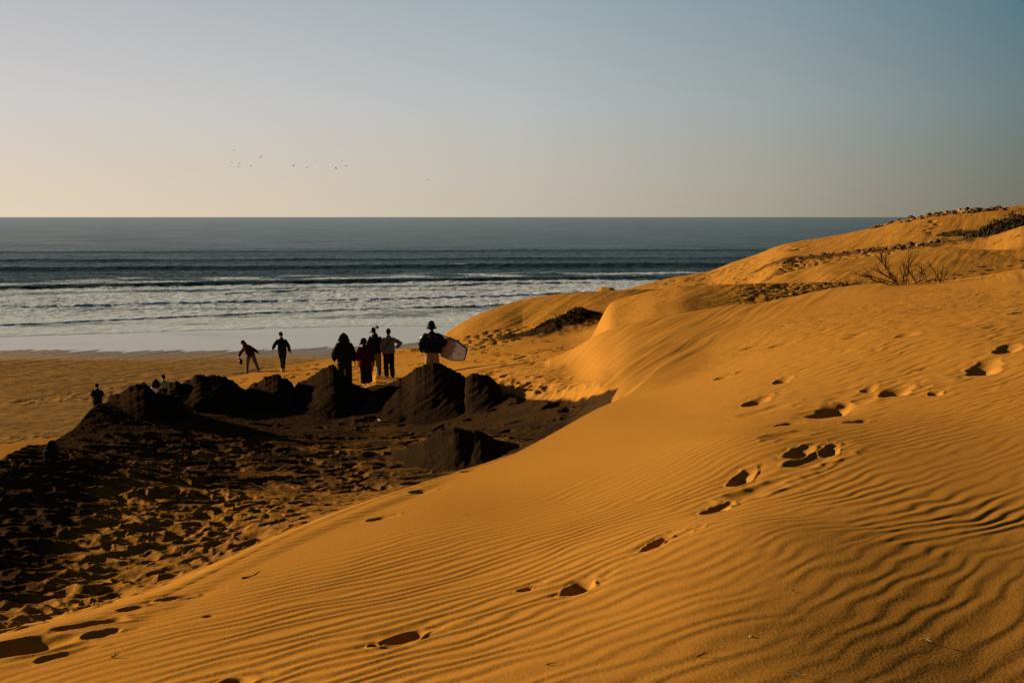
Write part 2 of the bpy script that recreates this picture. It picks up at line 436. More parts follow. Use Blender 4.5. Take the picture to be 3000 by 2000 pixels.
for (u, v, wpx, dep, asp, sc_) in prints:
    p = hit(u, v)
    rr = math.hypot(p[0], p[1])
    w = wpx * rr / FPX * .95
    if (u, v) in HP:
        L_p = HP[(u, v)] * rr / FPX / ((v - 498) / FPX)
        w *= .70; L_p *= .85
        footprint(p[0], p[1], w, min(max(L_p, 1.1 * w), 3.4 * w), R_(random.uniform(26, 38)), dep * 1.0, .20, .12, sc_)
    else:
        footprint(p[0], p[1], w, w * asp, R_(random.uniform(42, 58)), dep, .22, .14, sc_)
# soft slide tails and long scour next to the big prints
for (u, v, wpx, dep) in ((1960, 920, 120, .03), (1860, 1055, 110, .03), (1720, 1130, 110, .025), (1790, 1000, 90, .018), (1560, 1225, 60, .012), (1740, 950, 90, .02), (2100, 890, 90, .02)):
    p = hit(u, v); rr = math.hypot(p[0], p[1]); w = wpx * rr / FPX * .6
    footprint(p[0], p[1], w, w * 2.6, R_(52), dep, .35, .2, .6)

# trodden basin footprints
n_ok = 0
for k in range(4000):
    u = random.uniform(-40, 1420); v = random.uniform(915, 1530)
    if v < 1000 and random.random() < .8: continue
    p = hit(u, v)
    rr = math.hypot(p[0], p[1])
    ia = np.searchsorted(AZ, math.atan2(p[0], p[1])); il = np.searchsorted(LR, math.log(rr))
    if il >= len(LR) - 1 or mB[ia, il] < .5: continue
    w = random.uniform(.13, .24) * (1.25 if random.random() < .15 else 1)
    footprint(p[0], p[1], w, w * random.uniform(1.3, 2.6), R_(random.gauss(75, 35)), random.uniform(.03, .075), random.uniform(.2, .5), .25)
    n_ok += 1
    if n_ok > 900: break
# tracks in the hollow and across the sand behind the rocks
def track(pts, n, w=.16, dep=.045, jit=.25, gap=None):
    P = [hit(u, v) for u, v in pts]
    P = np.array(P)
    seg = np.concatenate([[0], np.cumsum(np.hypot(*(np.diff(P[:, :2], axis=0).T)))])
    for k in range(n):
        t = seg[-1] * (k + .5 + random.uniform(-.2, .2)) / n
        cx = np.interp(t, seg, P[:, 0]) + random.gauss(0, jit); cy = np.interp(t, seg, P[:, 1]) + random.gauss(0, jit)
        footprint(cx, cy, w * random.uniform(.8, 1.2), w * random.uniform(1.6, 2.4), R_(random.gauss(70, 30)), dep * random.uniform(.6, 1.2), .3)
track([(1060, 800), (1130, 805), (1190, 828), (1150, 850), (1100, 862)], 60, .2, .07, .5)
track([(1280, 800), (1210, 818), (1170, 838), (1120, 858)], 40, .2, .07, .3)
track([(1370, 770), (1310, 790), (1270, 812)], 14, .2, .07, .15)
track([(1030, 795), (1080, 780), (1130, 770), (1220, 765)], 60, .22, .09, .7)
track([(1000, 800), (1100, 795), (1180, 790)], 60, .22, .08, 1.1)
track([(560, 872), (640, 868), (700, 858), (760, 850)], 40, .2, .06, .8)
track([(700, 845), (760, 840), (840, 850), (900, 860)], 60, .2, .06, 1.3)
track([(820, 885), (860, 890), (920, 885)], 24, .2, .07, .5)
track([(930, 800), (980, 795), (1010, 792)], 50, .25, .09, .9)
for k in range(150):                       # deep churned patch beside the right-hand rock
    t = random.random()
    u = 1140 + t * 180 + random.gauss(0, 14); v = 872 + t * 45 + random.gauss(0, 13)
    p = hit(u, v)
    if math.hypot(p[0], p[1]) < 19: continue
    footprint(p[0], p[1], random.uniform(.25, .42), random.uniform(.35, .6), R_(random.uniform(0, 180)), random.uniform(.05, .10), .35, .3)
# trampled strips on the far dunes
for (pts, n, j, w) in (([(1410, 664), (1500, 655), (1560, 648)], 90, 1.2, .45), ([(1640, 648), (1700, 640), (1800, 618), (1900, 598), (1980, 582)], 420, 2.2, .42),
                       ([(1750, 648), (1820, 620), (1880, 600), (1940, 590)], 70, .5, .42), ([(1600, 640), (1700, 610), (1800, 575)], 120, 2.0, .5), ([(2140, 495), (2138, 540)], 16, .3, .5),
                       ([(2310, 550), (2352, 535)], 24, .6, .5), ([(2352, 480), (2330, 505)], 24, .8, .5), ([(2200, 630), (2260, 625), (2352, 612)], 0, .3, .3)):
    if n: track(pts, n, w, .11, j)
for (u, v, w) in ((2290, 583, .35), (2265, 611, .4), (2245, 620, .4), (2210, 629, .35), (2330, 610, .35), (2280, 618, .35), (2355, 600, .3)):
    p = hit(u, v, 40); footprint(p[0], p[1], w, w * 2, R_(80), .12, .2)
# winding sand ridge left in the trodden basin
P = [hit(u, v) for u, v in ((528, 1155), (520, 1185), (484, 1196), (480, 1225), (470, 1250), (462, 1275))]
for a, b in zip(P[:-1], P[1:]):
    for t in np.linspace(0, 1, 8, endpoint=False):
        c = a + (b - a) * t
        stamp(c[0], c[1], .12, .12, 0, lambda p, q: .011 * np.exp(-(p * p + q * q) / .0011))

Z += ZH + ZU * (1 - .8 * np.clip(-ZH / .03, 0, 1))
# ------------------------------------------------------------------ ground masks for the material
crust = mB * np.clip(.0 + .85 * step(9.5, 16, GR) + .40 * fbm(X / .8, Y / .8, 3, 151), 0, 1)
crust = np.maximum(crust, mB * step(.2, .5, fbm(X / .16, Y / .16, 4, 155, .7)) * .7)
ridge_soil_shade = mB * step(10.5, 5.5, B_crest.r(GA) - GR + 1.2 * fbm(X / 1.3, Y / 1.3, 3, 157)) * (1 - step(azof(1400), azof(1450), GA))  # dark soil plus painted shade of the ridge and its right-hand rock
crust = np.maximum(crust, .97 * ridge_soil_shade + 0 * crust)
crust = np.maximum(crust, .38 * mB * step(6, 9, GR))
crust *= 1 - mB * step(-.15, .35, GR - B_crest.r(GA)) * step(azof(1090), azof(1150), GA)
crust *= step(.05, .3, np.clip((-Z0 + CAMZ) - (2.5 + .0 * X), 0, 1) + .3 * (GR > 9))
for (u, v, rr_, hx, hy) in ((1300, 770, 46.5, 1.9, 1.4), (1215, 785, 45.5, 2.2, 1.2), (1350, 750, 47.5, .7, 1.0)):
    a_, t_ = ray(u, v)
    cx, cy = rr_ * math.sin(a_), rr_ * math.cos(a_)
    crust = np.maximum(crust, step(.25, .7, np.exp(-(((X - cx) / hx) ** 2 + ((Y - cy) / hy) ** 2)) + .35 * fbm(X / .5, Y / .5, 3, 161)))
# stony dark strips of the far dunes
def strip_mask(pts, half):
    P = np.array([ray(u, v) for u, v in pts]); 
    out = np.zeros_like(Z)
    Q = np.array([hit(u, v, 55) for u, v in pts])
    for a, b in zip(Q[:-1], Q[1:]):
        ab = (b - a)[:2]; L2 = (ab ** 2).sum()
        t = np.clip(((X - a[0]) * ab[0] + (Y - a[1]) * ab[1]) / L2, 0, 1)
        d = np.hypot(X - a[0] - ab[0] * t, Y - a[1] - ab[1] * t)
        out = np.maximum(out, 1 - d / half)
    return out
sm = strip_mask([(1780, 603), (1882, 591), (1982, 578), (2062, 568), (2142, 558), (2272, 536)], 2.6)
crust = np.maximum(crust, .75 * step(.1, .6, sm + .5 * fbm(X / .9, Y / .9, 3, 171)) * (sm > 0))
wet = mbe * step(9, 1.5, (-CAMZ + 0 + (Z0)) * 0 + (76.5 - Y + 1.5 * noise(X / 9, Y / 4, 181)))
beach = mbe * 1.0

nA, nL = Z.shape
co = np.stack([X, Y, Z], 2).reshape(-1, 3).astype(np.float32)
ii = np.arange(nA)[:, None]; jj = np.arange(nL - 1)[None, :]
i2 = (ii + 1) % nA
q = np.stack([ii * nL + jj, i2 * nL + jj, i2 * nL + jj + 1, ii * nL + jj + 1], 2).reshape(-1, 4)


def grid_mesh(name, co, q, attrs=None, extra=None):
    me = bpy.data.meshes.new(name)
    me.vertices.add(len(co)); me.vertices.foreach_set('co', co.ravel())
    n4 = len(q)
    me.loops.add(n4 * 4); me.loops.foreach_set('vertex_index', q.astype(np.int32).ravel())
    me.polygons.add(n4)
    me.polygons.foreach_set('loop_start', np.arange(0, n4 * 4, 4, dtype=np.int32))
    me.polygons.foreach_set('use_smooth', np.ones(n4, bool))
    me.update(calc_edges=True)
    for k, a in (attrs or {}).items():
        at = me.attributes.new(k, 'FLOAT', 'POINT')
        at.data.foreach_set('value', a.ravel().astype(np.float32))
    return me


def link(name, me, mat=None, parent=None):
    o = bpy.data.objects.new(name, me)
    COL.objects.link(o)
    if mat is not None: me.materials.append(mat)
    if parent is not None: o.parent = parent
    return o


def tag(o, label, cat, group=None):
    o['label'] = label; o['category'] = cat
    if group: o['group'] = group
    return o


# ------------------------------------------------------------------ materials
class NT:
    def __init__(self, name):
        self.m = bpy.data.materials.new(name)
        self.m.use_nodes = True
        self.t = self.m.node_tree
        self.b = self.t.nodes['Principled BSDF']
        self.b.inputs['Specular IOR Level'].default_value = .2
        self.c = self.t.nodes.new('ShaderNodeNewGeometry').outputs['Position']

    def n(self, typ, **kw):
        nd = self.t.nodes.new(typ)
        for k, v in kw.items():
            if isinstance(k, str) and hasattr(nd, k): setattr(nd, k, v)
        return nd

    def l(self, a, b): self.t.links.new(a, b); return b

    def noise(self, scale, detail=3, vec=None, sx=None, rot=None, rough=.55):
        nd = self.n('ShaderNodeTexNoise')
        nd.inputs['Scale'].default_value = scale; nd.inputs['Detail'].default_value = detail
        nd.inputs['Roughness'].default_value = rough
        mp = self.n('ShaderNodeMapping')
        if sx: mp.inputs['Scale'].default_value = sx
        if rot: mp.inputs['Rotation'].default_value = rot
        self.l(vec or self.c, mp.inputs['Vector']); self.l(mp.outputs[0], nd.inputs['Vector'])
        return nd.outputs['Fac']

    def attr(self, name):
        nd = self.n('ShaderNodeAttribute'); nd.attribute_name = name
        return nd.outputs['Fac']

    def ramp(self, fac, stops):
        nd = self.n('ShaderNodeValToRGB')
        e = nd.color_ramp.elements
        while len(e) < len(stops): e.new(.5)
        for el, (p, c) in zip(e, stops):
            el.position = p; el.color = (*c, 1) if len(c) == 3 else c
        self.l(fac, nd.inputs[0])
        return nd.outputs[0]

    def mix(self, f, a, b, mode='MIX'):
        nd = self.n('ShaderNodeMix'); nd.data_type = 'RGBA'; nd.blend_type = mode
        for s, val in ((nd.inputs[0], f), (nd.inputs[6], a), (nd.inputs[7], b)):
            if hasattr(val, 'is_output'): self.l(val, s)
            elif isinstance(val, (tuple, list)): s.default_value = (*val, 1)
            else: s.default_value = val
        return nd.outputs[2]

    def math(self, op, a, b=0.0, c=0.0):
        nd = self.n('ShaderNodeMath'); nd.operation = op
        for s, val in zip(nd.inputs, (a, b, c)):
            if hasattr(val, 'is_output'): self.l(val, s)
            else: s.default_value = val
        return nd.outputs[0]

    def bump(self, h, dist, strength=1.0, prev=None):
        nd = self.n('ShaderNodeBump')
        nd.inputs['Distance'].default_value = dist
        if hasattr(strength, 'is_output'): self.l(strength, nd.inputs['Strength'])
        else: nd.inputs['Strength'].default_value = strength
        self.l(h, nd.inputs['Height'])
        if prev is not None: self.l(prev, nd.inputs['Normal'])
        return nd.outputs[0]


def ground_material():
    t = NT('sand_and_crust')
    n1 = t.noise(.35, 4); n2 = t.noise(9, 4); n3 = t.noise(220, 2)
    sand = t.mix(n1, (.234, .105, .0185), (.264, .122, .024))
    sand = t.mix(t.math('MULTIPLY', n2, .5), sand, (.202, .089, .016))
    grain = t.ramp(n3, [(.3, (.80, .80, .80)), (.7, (1.15, 1.15, 1.15))])
    sand = t.mix(1.0, sand, grain, 'MULTIPLY')
    # beach sand: browner
    nb = t.noise(.22, 5, sx=(1, 1.6, 1)); nb2 = t.noise(1.6, 5, sx=(1, 1.5, 1))
    bs = t.mix(t.ramp(nb, [(.35, (0, 0, 0)), (.7, (1, 1, 1))]), (.205, .112, .036), (.145, .080, .027))
    bs = t.mix(t.ramp(nb2, [(.45, (0, 0, 0)), (.62, (1, 1, 1))]), bs, (.10, .060, .024))
    col = t.mix(t.attr('beach'), sand, bs)
    wet = t.attr('wet')
    col = t.mix(wet, col, (.085, .052, .026))
    # dark crusted soil; below the ridge its blackness also paints in the shade
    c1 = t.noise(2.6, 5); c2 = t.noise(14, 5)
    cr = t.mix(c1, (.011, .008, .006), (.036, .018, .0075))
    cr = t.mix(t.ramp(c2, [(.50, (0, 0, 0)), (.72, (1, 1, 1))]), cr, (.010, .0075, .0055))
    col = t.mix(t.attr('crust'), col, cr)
    t.l(col, t.b.inputs['Base Color'])
    t.l(t.math('MULTIPLY', wet, .4), t.b.inputs['Specular IOR Level'])
    rg = t.math('MULTIPLY_ADD', wet, -.55, .95)
    t.l(rg, t.b.inputs['Roughness'])
    b1 = t.bump(t.noise(70, 3), .004, .6)
    sx = t.noise(1.0, 3, sx=(2.2, 7, 4), rot=(0, 0, R_(-28)))
    far = t.attr('farbump')
    b2 = t.bump(sx, .10, t.math('MULTIPLY', far, .8), b1)
    b3 = t.bump(t.noise(24, 5, rough=.7), .012, t.math('MULTIPLY', t.attr('crust'), 1.0), b2)
    t.l(b3, t.b.inputs['Normal'])
    return t.m


farb = (np.maximum(mF, np.maximum(mfar, mD3)) * step(14, 24, GR)) * (1 - .35 * mD2)
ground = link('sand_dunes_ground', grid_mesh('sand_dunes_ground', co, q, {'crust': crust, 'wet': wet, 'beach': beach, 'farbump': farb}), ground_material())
ground['kind'] = 'structure'

# ------------------------------------------------------------------ sea
def sea():
    az = np.radians(np.concatenate([np.linspace(-80, -30, 60, endpoint=False), np.arange(-30, 27.01, .05), np.linspace(27.5, 70, 50)]))
    inv = np.concatenate([np.linspace(1 / 60., 1 / 330., 1300, endpoint=False), 1 / np.geomspace(330, 30000, 260)])
    A, RR = np.meshgrid(az, 1 / inv, indexing='ij')
    x = RR * np.sin(A); y = RR * np.cos(A)
    def row(pts):
        P = np.array(pts, float); a, te = ray(P[:, 0], P[:, 1])
        r = CAMZ / te; xs = r * np.sin(a); ys = r * np.cos(a)
        xx = np.array(xs); yy = np.array(ys)
        # extend straight on both sides
        s0 = (yy[1] - yy[0]) / (xx[1] - xx[0]); s1 = (yy[-1] - yy[-2]) / (xx[-1] - xx[-2])
        xx = np.concatenate([[xx[0] - 400], xx, [xx[-1] + 400]]); yy = np.concatenate([[yy[0] - 400 * s0 * .3], yy, [yy[-1] + 400 * s1 * .3]])
        return np.interp(x, xx, yy)
    w1 = row([(0, 621), (333, 619), (784, 616), (1100, 614), (1500, 612)])
    w2 = row([(0, 666), (167, 661), (333, 658), (500, 654), (784, 650), (982, 646), (1333, 642)])
    w2b = row([(0, 681), (150, 679), (400, 678), (784, 668), (1100, 655), (1333, 650)])
    w3 = row([(0, 708), (267, 702), (500, 695), (784, 691), (949, 688), (1216, 679), (1400, 672)])
    w4 = row([(0, 749), (333, 733), (667, 718), (849, 711), (1149, 701), (1300, 694)])
    w5 = row([(0, 772), (333, 763), (667, 753), (866, 749), (1049, 750), (1200, 745)])
    h = np.zeros_like(x); foam = np.zeros_like(x)
    wob = .8 * noise(x / 14, y / 30, 201) + .35 * noise(x / 2.5, y / 8, 203)
    def swell(w, amp, back, front, xm=1.0):
        d = y - w + wob * 2.2
        return amp * xm * np.where(d > 0, np.exp(-(d / back) ** 2), np.exp(-(d / front) ** 2))
    m1 = .9 + .18 * noise(x / 60, y * 0, 205)
    h += swell(w1, .75, 9, 3.8, m1) + swell(w1 + 38, .55, 8, 4, .8 + .6 * noise(x / 45, 0 * y, 207)) + swell(w1 + 95, .45, 10, 6)
    m2 = .9 + .2 * noise(x / 40 + 9, y * 0, 209)
    h += swell(w2, .55, 6, 2.2, m2) + swell(w2b, .28, 3, .8, step(-.3, .3, noise(x / 30, 0 * y, 210)))
    def bore(w, amp, tail, d0=.5):
        d = y - w + wob * .7 + .15 * noise(x / .9, y / 3, 211)
        return amp * step(-.25, d0, d) * np.exp(-np.maximum(d, 0) / tail), d
    fn = fbm(x / 2.4, y / 5, 4, 221, .6)
    fl = fbm(x / 12, y / 7, 3, 231)
    for w, amp, tail, ft in ((w3, .21, 9, 30), (w4, .15, 7, 26), (w5, .06, 4, 14)):
        hh, d = bore(w, amp, tail)
        h += hh * (1 + .25 * noise(x / 3, y / 2, 241))
        foam = np.maximum(foam, step(-.15, .3, d) * (.42 * step(30, 16, d) + .58 * np.exp(-np.maximum(d, 0) / ft)))
    # foam of the broken second swell and the patchy sheet in front of the first
    d2 = y - w2
    foam = np.maximum(foam, step(0, 2.5, d2 - 2) * step(40, 8, d2) * .72 * (.75 + .6 * fl))
    foam = np.maximum(foam, step(-14, -3, -(-d2)) * step(1, -1.5, d2) * .25)
    foam = np.maximum(foam, step(-18, -4, d2) * step(-1.5, -3.5, d2) * .85)
    brk = step(.25, .7, noise(x / 26 + 3, y * 0, 251)) * step(-2.2, .2, d2) * step(4, 1, d2)
    foam = np.maximum(foam, brk * .35)
    d1 = y - w1
    foam = np.maximum(foam, step(-.1, .3, noise(x / 9, y / 1.5, 253)) * step(.55, .75, noise(x / 33, y / 40, 254) + .4) * step(-2.5, -.5, d1) * step(1.8, .3, d1) * .6)
    foam *= (.80 + .35 * fl) * step(-1.2, .2, y - w5 + wob)
    foam = np.clip(foam + .0 * fn, 0, 1)
    h += foam * .03 * fbm(x / .8, y / 1.2, 3, 261)
    # general chop
    chop = step(3, 25, y - w5)
    far = 1 - step(220, 900, RR)
    h += chop * far * (.09 * fbm(x / 2.2, y / 1.3, 4, 271, .6) + .07 * noise(x / 14, y / 5, 275))
    calm = 1 - step(-.5, 1.5, y - w5 + wob)
    z = h
    nA, nL = x.shape
    co = np.stack([x, y, z], 2).reshape(-1, 3).astype(np.float32)
    ii = np.arange(nA - 1)[:, None]; jj = np.arange(nL - 1)[None, :]
    q = np.stack([ii * nL + jj, (ii + 1) * nL + jj, (ii + 1) * nL + jj + 1, ii * nL + jj + 1], 2).reshape(-1, 4)
    me = grid_mesh('sea_water', co, q, {'foam': foam, 'calm': calm, 'dist': np.clip(RR / 1000, 0, 1)})
    t = NT('sea_water')
    film = t.mix(t.ramp(t.noise(.10, 5, sx=(.5, 2.2, 1), rough=.65), [(.56, (0, 0, 0)), (.66, (1, 1, 1))]), (.20, .19, .13), (.12, .095, .055))
    base = t.mix(t.attr('calm'), (.011, .034, .038), film)
    f1 = t.noise(.8, 7, sx=(1, .8, 1), rough=.72); f2 = t.noise(3.5, 5, sx=(1, .7, 1), rough=.75)
    fm = t.math('ADD', t.math('MULTIPLY', f1, .6), t.math('MULTIPLY', f2, .4))
    fm = t.math('ADD', fm, t.math('MULTIPLY_ADD', t.attr('foam'), .88, -.71))
    fm = t.ramp(t.math('MULTIPLY_ADD', fm, 3.2, .1), [(0, (0, 0, 0)), (1, (1, 1, 1))])
    fm = t.math('MULTIPLY', fm, t.math('MINIMUM', t.math('MULTIPLY', t.attr('foam'), 5), 1))
    t.l(t.mix(fm, base, (.33, .375, .46)), t.b.inputs['Base Color'])
    t.l(t.math('MULTIPLY_ADD', fm, .45, .18), t.b.inputs['Roughness'])
    t.b.inputs['IOR'].default_value = 1.33
    t.l(t.math('MULTIPLY_ADD', t.attr('calm'), .75, .03), t.b.inputs['Specular IOR Level'])
    notcalm = t.math('SUBTRACT', 1.0, t.attr('calm'))
    b1 = t.bump(t.noise(.9, 6, sx=(.6, 1.6, 1), rough=.68), .26, notcalm)
    b2 = t.bump(t.noise(.16, 4, sx=(.45, 1.5, 1), rough=.6), .8, t.math('MULTIPLY', notcalm, .8), b1)
    t.l(b2, t.b.inputs['Normal'])
    # open water: the steep facets mostly return deep water colour, only part of the sky
    df = t.n('ShaderNodeBsdfDiffuse'); df.inputs[0].default_value = (.010, .022, .032, 1); t.l(b2, df.inputs['Normal'])
    gl = t.n('ShaderNodeBsdfGlossy'); gl.inputs[0].default_value = (.92, 1, 1, 1); gl.inputs['Roughness'].default_value = .22; t.l(b2, gl.inputs['Normal'])
    fr = t.n('ShaderNodeFresnel'); fr.inputs[0].default_value = 1.33
    m1_ = t.n('ShaderNodeMixShader'); wp = t.math('MULTIPLY_ADD', t.noise(.06, 5, sx=(.35, 2.2, 1), rough=.7), .9, -.07); t.l(t.math('MULTIPLY', t.math('POWER', fr.outputs[0], 2.2), t.math('MULTIPLY', wp, 1.02)), m1_.inputs[0]); t.l(df.outputs[0], m1_.inputs[1]); t.l(gl.outputs[0], m1_.inputs[2])
    m2_ = t.n('ShaderNodeMixShader'); t.l(t.math('MAXIMUM', t.attr('calm'), fm), m2_.inputs[0]); t.l(m1_.outputs[0], m2_.inputs[1]); t.l(t.b.outputs[0], m2_.inputs[2])
    t.l(m2_.outputs[0], t.t.nodes['Material Output'].inputs['Surface'])
    o = link('sea_water', me, t.m)
    o['kind'] = 'structure'
sea()


def simple(name, col, rough=.8, var=.25, scale=40, bump=.0, bscale=60, spec=.2, col2=None):
    t = NT(name)
    n = t.noise(scale, 4)
    c2 = col2 or tuple(c * (1 - var) for c in col)
    t.l(t.mix(n, tuple(min(c * (1 + var * .6), 1) for c in col), c2), t.b.inputs['Base Color'])
    t.b.inputs['Roughness'].default_value = rough
    t.b.inputs['Specular IOR Level'].default_value = spec
    if bump: t.l(t.bump(t.noise(bscale, 3), bump, .8), t.b.inputs['Normal'])
    return t.m


# ------------------------------------------------------------------ small mesh toolkit
class Acc:
    def __init__(self): self.v = []; self.f = []

    def add(self, vs, fs):
        b = len(self.v); self.v += [tuple(p) for p in vs]; self.f += [tuple(b + i for i in q) for q in fs]

    def mesh(self, name):
        me = bpy.data.meshes.new(name); me.from_pydata(self.v, [], self.f); me.update(); return me


def tube(acc, pts, rads, side=(1, 0, 0), n=14, cap=True):
    """swept ring surface; rads are numbers or (along side, across) pairs; cap=True rounds the ends"""
    pts = [Vector(p) for p in pts]; rads = [(r, r) if not isinstance(r, (tuple, list)) else r for r in rads]
    side = Vector(side)
    P = []; Rd = []; T = []
    for i, p in enumerate(pts):
        t = (pts[min(i + 1, len(pts) - 1)] - pts[max(i - 1, 0)]).normalized()
        P.append(p); Rd.append(rads[i]); T.append(t)
    if cap:
        for end in (0, -1):
            p, r, t = P[end], Rd[end], T[end] if end == -1 else -T[0]
            e = min(r)
            rings = [(p + t * e * math.sin(a), (r[0] * math.cos(a), r[1] * math.cos(a)), T[end]) for a in (.5, .95, 1.35)]
            if end == 0:
                for q in rings: P.insert(0, q[0]); Rd.insert(0, q[1]); T.insert(0, q[2])
            else:
                for q in rings: P.append(q[0]); Rd.append(q[1]); T.append(q[2])
    vs = []
    for p, r, t in zip(P, Rd, T):
        s = side - t * side.dot(t)
        if s.length < 1e-3: s = Vector((0, 1, 0)) - t * t.y
        s.normalize(); c = t.cross(s)
        for k in range(n):
            a = 2 * math.pi * k / n
            vs.append(p + s * (r[0] * math.cos(a)) + c * (r[1] * math.sin(a)))
    fs = []
    for i in range(len(P) - 1):
        for k in range(n):
            fs.append((i * n + k, i * n + (k + 1) % n, (i + 1) * n + (k + 1) % n, (i + 1) * n + k))
    m = len(P) - 1
    fs.append(tuple(reversed(range(n)))); fs.append(tuple(m * n + k for k in range(n)))
    acc.add(vs, fs)


def blob(acc, c, r, rot=None, n=12, m=8):
    c = Vector(c); M3 = rot or Matrix.Identity(3)
    vs = [c + M3 @ Vector((0, 0, r[2]))]
    for i in range(1, m):
        th = math.pi * i / m
        for k in range(n):
            a = 2 * math.pi * k / n
            vs.append(c + M3 @ Vector((r[0] * math.sin(th) * math.cos(a), r[1] * math.sin(th) * math.sin(a), r[2] * math.cos(th))))
    vs.append(c + M3 @ Vector((0, 0, -r[2])))
    fs = [(0, 1 + k, 1 + (k + 1) % n) for k in range(n)]
    for i in range(m - 2):
        for k in range(n):
            a = 1 + i * n + k; b = 1 + i * n + (k + 1) % n
            fs.append((a, a + n, b + n, b))
    L = len(vs) - 1; o = 1 + (m - 2) * n
    fs += [(o + k, L, o + (k + 1) % n) for k in range(n)]
    acc.add(vs, fs)


def fuse(acc, name, voxel, smooth=4, wrinkle=0.0, wf=9.0, seed=0, rough=0.0):
    """union the overlapping closed shapes into one continuous skin"""
    me = acc.mesh(name)
    o = bpy.data.objects.new('tmp', me); COL.objects.link(o)
    rm = o.modifiers.new('r', 'REMESH'); rm.mode = 'VOXEL'; rm.voxel_size = voxel; rm.adaptivity = 0
    if smooth:
        sm_ = o.modifiers.new('s', 'SMOOTH'); sm_.iterations = smooth; sm_.factor = .5
    dg = bpy.context.evaluated_depsgraph_get(); dg.update()
    new = bpy.data.meshes.new_from_object(o.evaluated_get(dg))
    bpy.data.objects.remove(o); bpy.data.meshes.remove(me)
    new.name = name
    n = len(new.vertices)
    if (wrinkle or rough) and n:
        c = np.empty(n * 3); new.vertices.foreach_get('co', c); c = c.reshape(-1, 3)
        nn = np.empty(n * 3); new.vertices.foreach_get('normal', nn); nn = nn.reshape(-1, 3)
        d = wrinkle * (noise(c[:, 0] * wf + c[:, 2] * wf * .8, c[:, 2] * wf * 1.6 + c[:, 1] * wf, seed) + .5 * noise(c[:, 0] * wf * 2 - c[:, 2] * 2 * wf, c[:, 1] * wf * 2 + c[:, 2] * wf * 2.4, seed + 3))
        d += rough * (noise(c[:, 0] * 38 + c[:, 1] * 11, c[:, 2] * 34, seed + 9) + .7 * noise(c[:, 0] * 80, c[:, 2] * 60 + c[:, 1] * 50, seed + 11))
        c += nn * d[:, None]
        new.vertices.foreach_set('co', c.ravel())
    new.polygons.foreach_set('use_smooth', np.ones(len(new.polygons), bool)); new.update()
    return new


def empty(name, loc, rz=0.0, s=1.0):
    o = bpy.data.objects.new(name, None); COL.objects.link(o)
    o.location = loc; o.rotation_euler = (0, 0, rz); o.scale = (s, s, s); o.empty_display_size = .2
    return o


def at(u, r, v=800):
    a = float(ray(u, v)[0])
    x, y = r * math.sin(a), r * math.cos(a)
    return x, y, ground_z(x, y)


# ------------------------------------------------------------------ people
SKIN = simple('skin', (.22, .105, .06), .55, .1, 20, spec=.35)
SKIN_L = simple('skin_fair', (.36, .19, .12), .55, .1, 20, spec=.35)
def cloth(name, c, v=.2): return simple(name, c, .95, v, 14, .004, 160, 0.0)
BLACK = cloth('black_cloth', (.012, .012, .013)); NAVY = cloth('navy_cloth', (.010, .012, .018)); MAROON = cloth('maroon_cloth', (.030, .008, .008))
RED = cloth('red_jacket_cloth', (.026, .004, .005)); GREY = cloth('grey_cloth', (.115, .098, .085)); PALE = cloth('pale_grey_cloth', (.13, .115, .105))
JEANS = cloth('grey_jeans', (.085, .085, .095)); KHAKI = cloth('khaki_cloth', (.20, .135, .07)); GREEN = cloth('pale_green_cloth', (.12, .15, .10)); WHITE = cloth('white_cloth', (.5, .48, .45))
HAIR = simple('dark_hair', (.013, .009, .006), .8, .4, 90, .004, 220, 0.0); HAIRB = simple('brown_hair', (.05, .025, .012), .8, .4, 90, .004, 220, 0.0)
SHOE_W = simple('white_shoe', (.6, .58, .55), .6); SHOE_D = simple('dark_shoe', (.015, .014, .013), .6)
STRAP = simple('black_strap', (.008, .008, .008), .6)


def rotm(yaw=0, pitch=0, roll=0):
    return (Matrix.Rotation(yaw, 3, 'Z') @ Matrix.Rotation(pitch, 3, 'X') @ Matrix.Rotation(roll, 3, 'Y'))


def hand(acc, wrist, d, side, curl=.5, thumb=1):
    """palm, four unequal bent fingers and a thumb leaving the side of the palm"""
    d = Vector(d).normalized(); s = Vector(side); s = (s - d * s.dot(d)).normalized(); n = d.cross(s)
    w = Vector(wrist)
    tube(acc, [w - d * .02, w + d * .03, w + d * .085], [(.022, .018), (.034, .015), (.040, .012)], side=s, n=10)
    for k, (o, L) in enumerate(((-.031, .066), (-.011, .078), (.010, .074), (.030, .058))):
        b = w + d * .085 + s * o
        c1 = curl * (.8 + .1 * k)
        d1 = (d * math.cos(c1 * .6) + n * math.sin(c1 * .6)); d2 = (d * math.cos(c1 * 1.5) + n * math.sin(c1 * 1.5)); d3 = (d * math.cos(c1 * 2.2) + n * math.sin(c1 * 2.2))
        p1 = b + d1 * L * .45; p2 = p1 + d2 * L * .32; p3 = p2 + d3 * L * .25
        tube(acc, [b - d * .015, b, p1, p2, p3], [.0095, .0095, .009, .008, .007], side=s, n=8)
    b = w + d * .03 - s * .030 * thumb
    t1 = (d * .75 - s * .6 * thumb + n * .25).normalized()
    tube(acc, [b, b + t1 * .035, b + t1 * .055 + d * .02 + n * .01], [.013, .0105, .008], side=n, n=8)


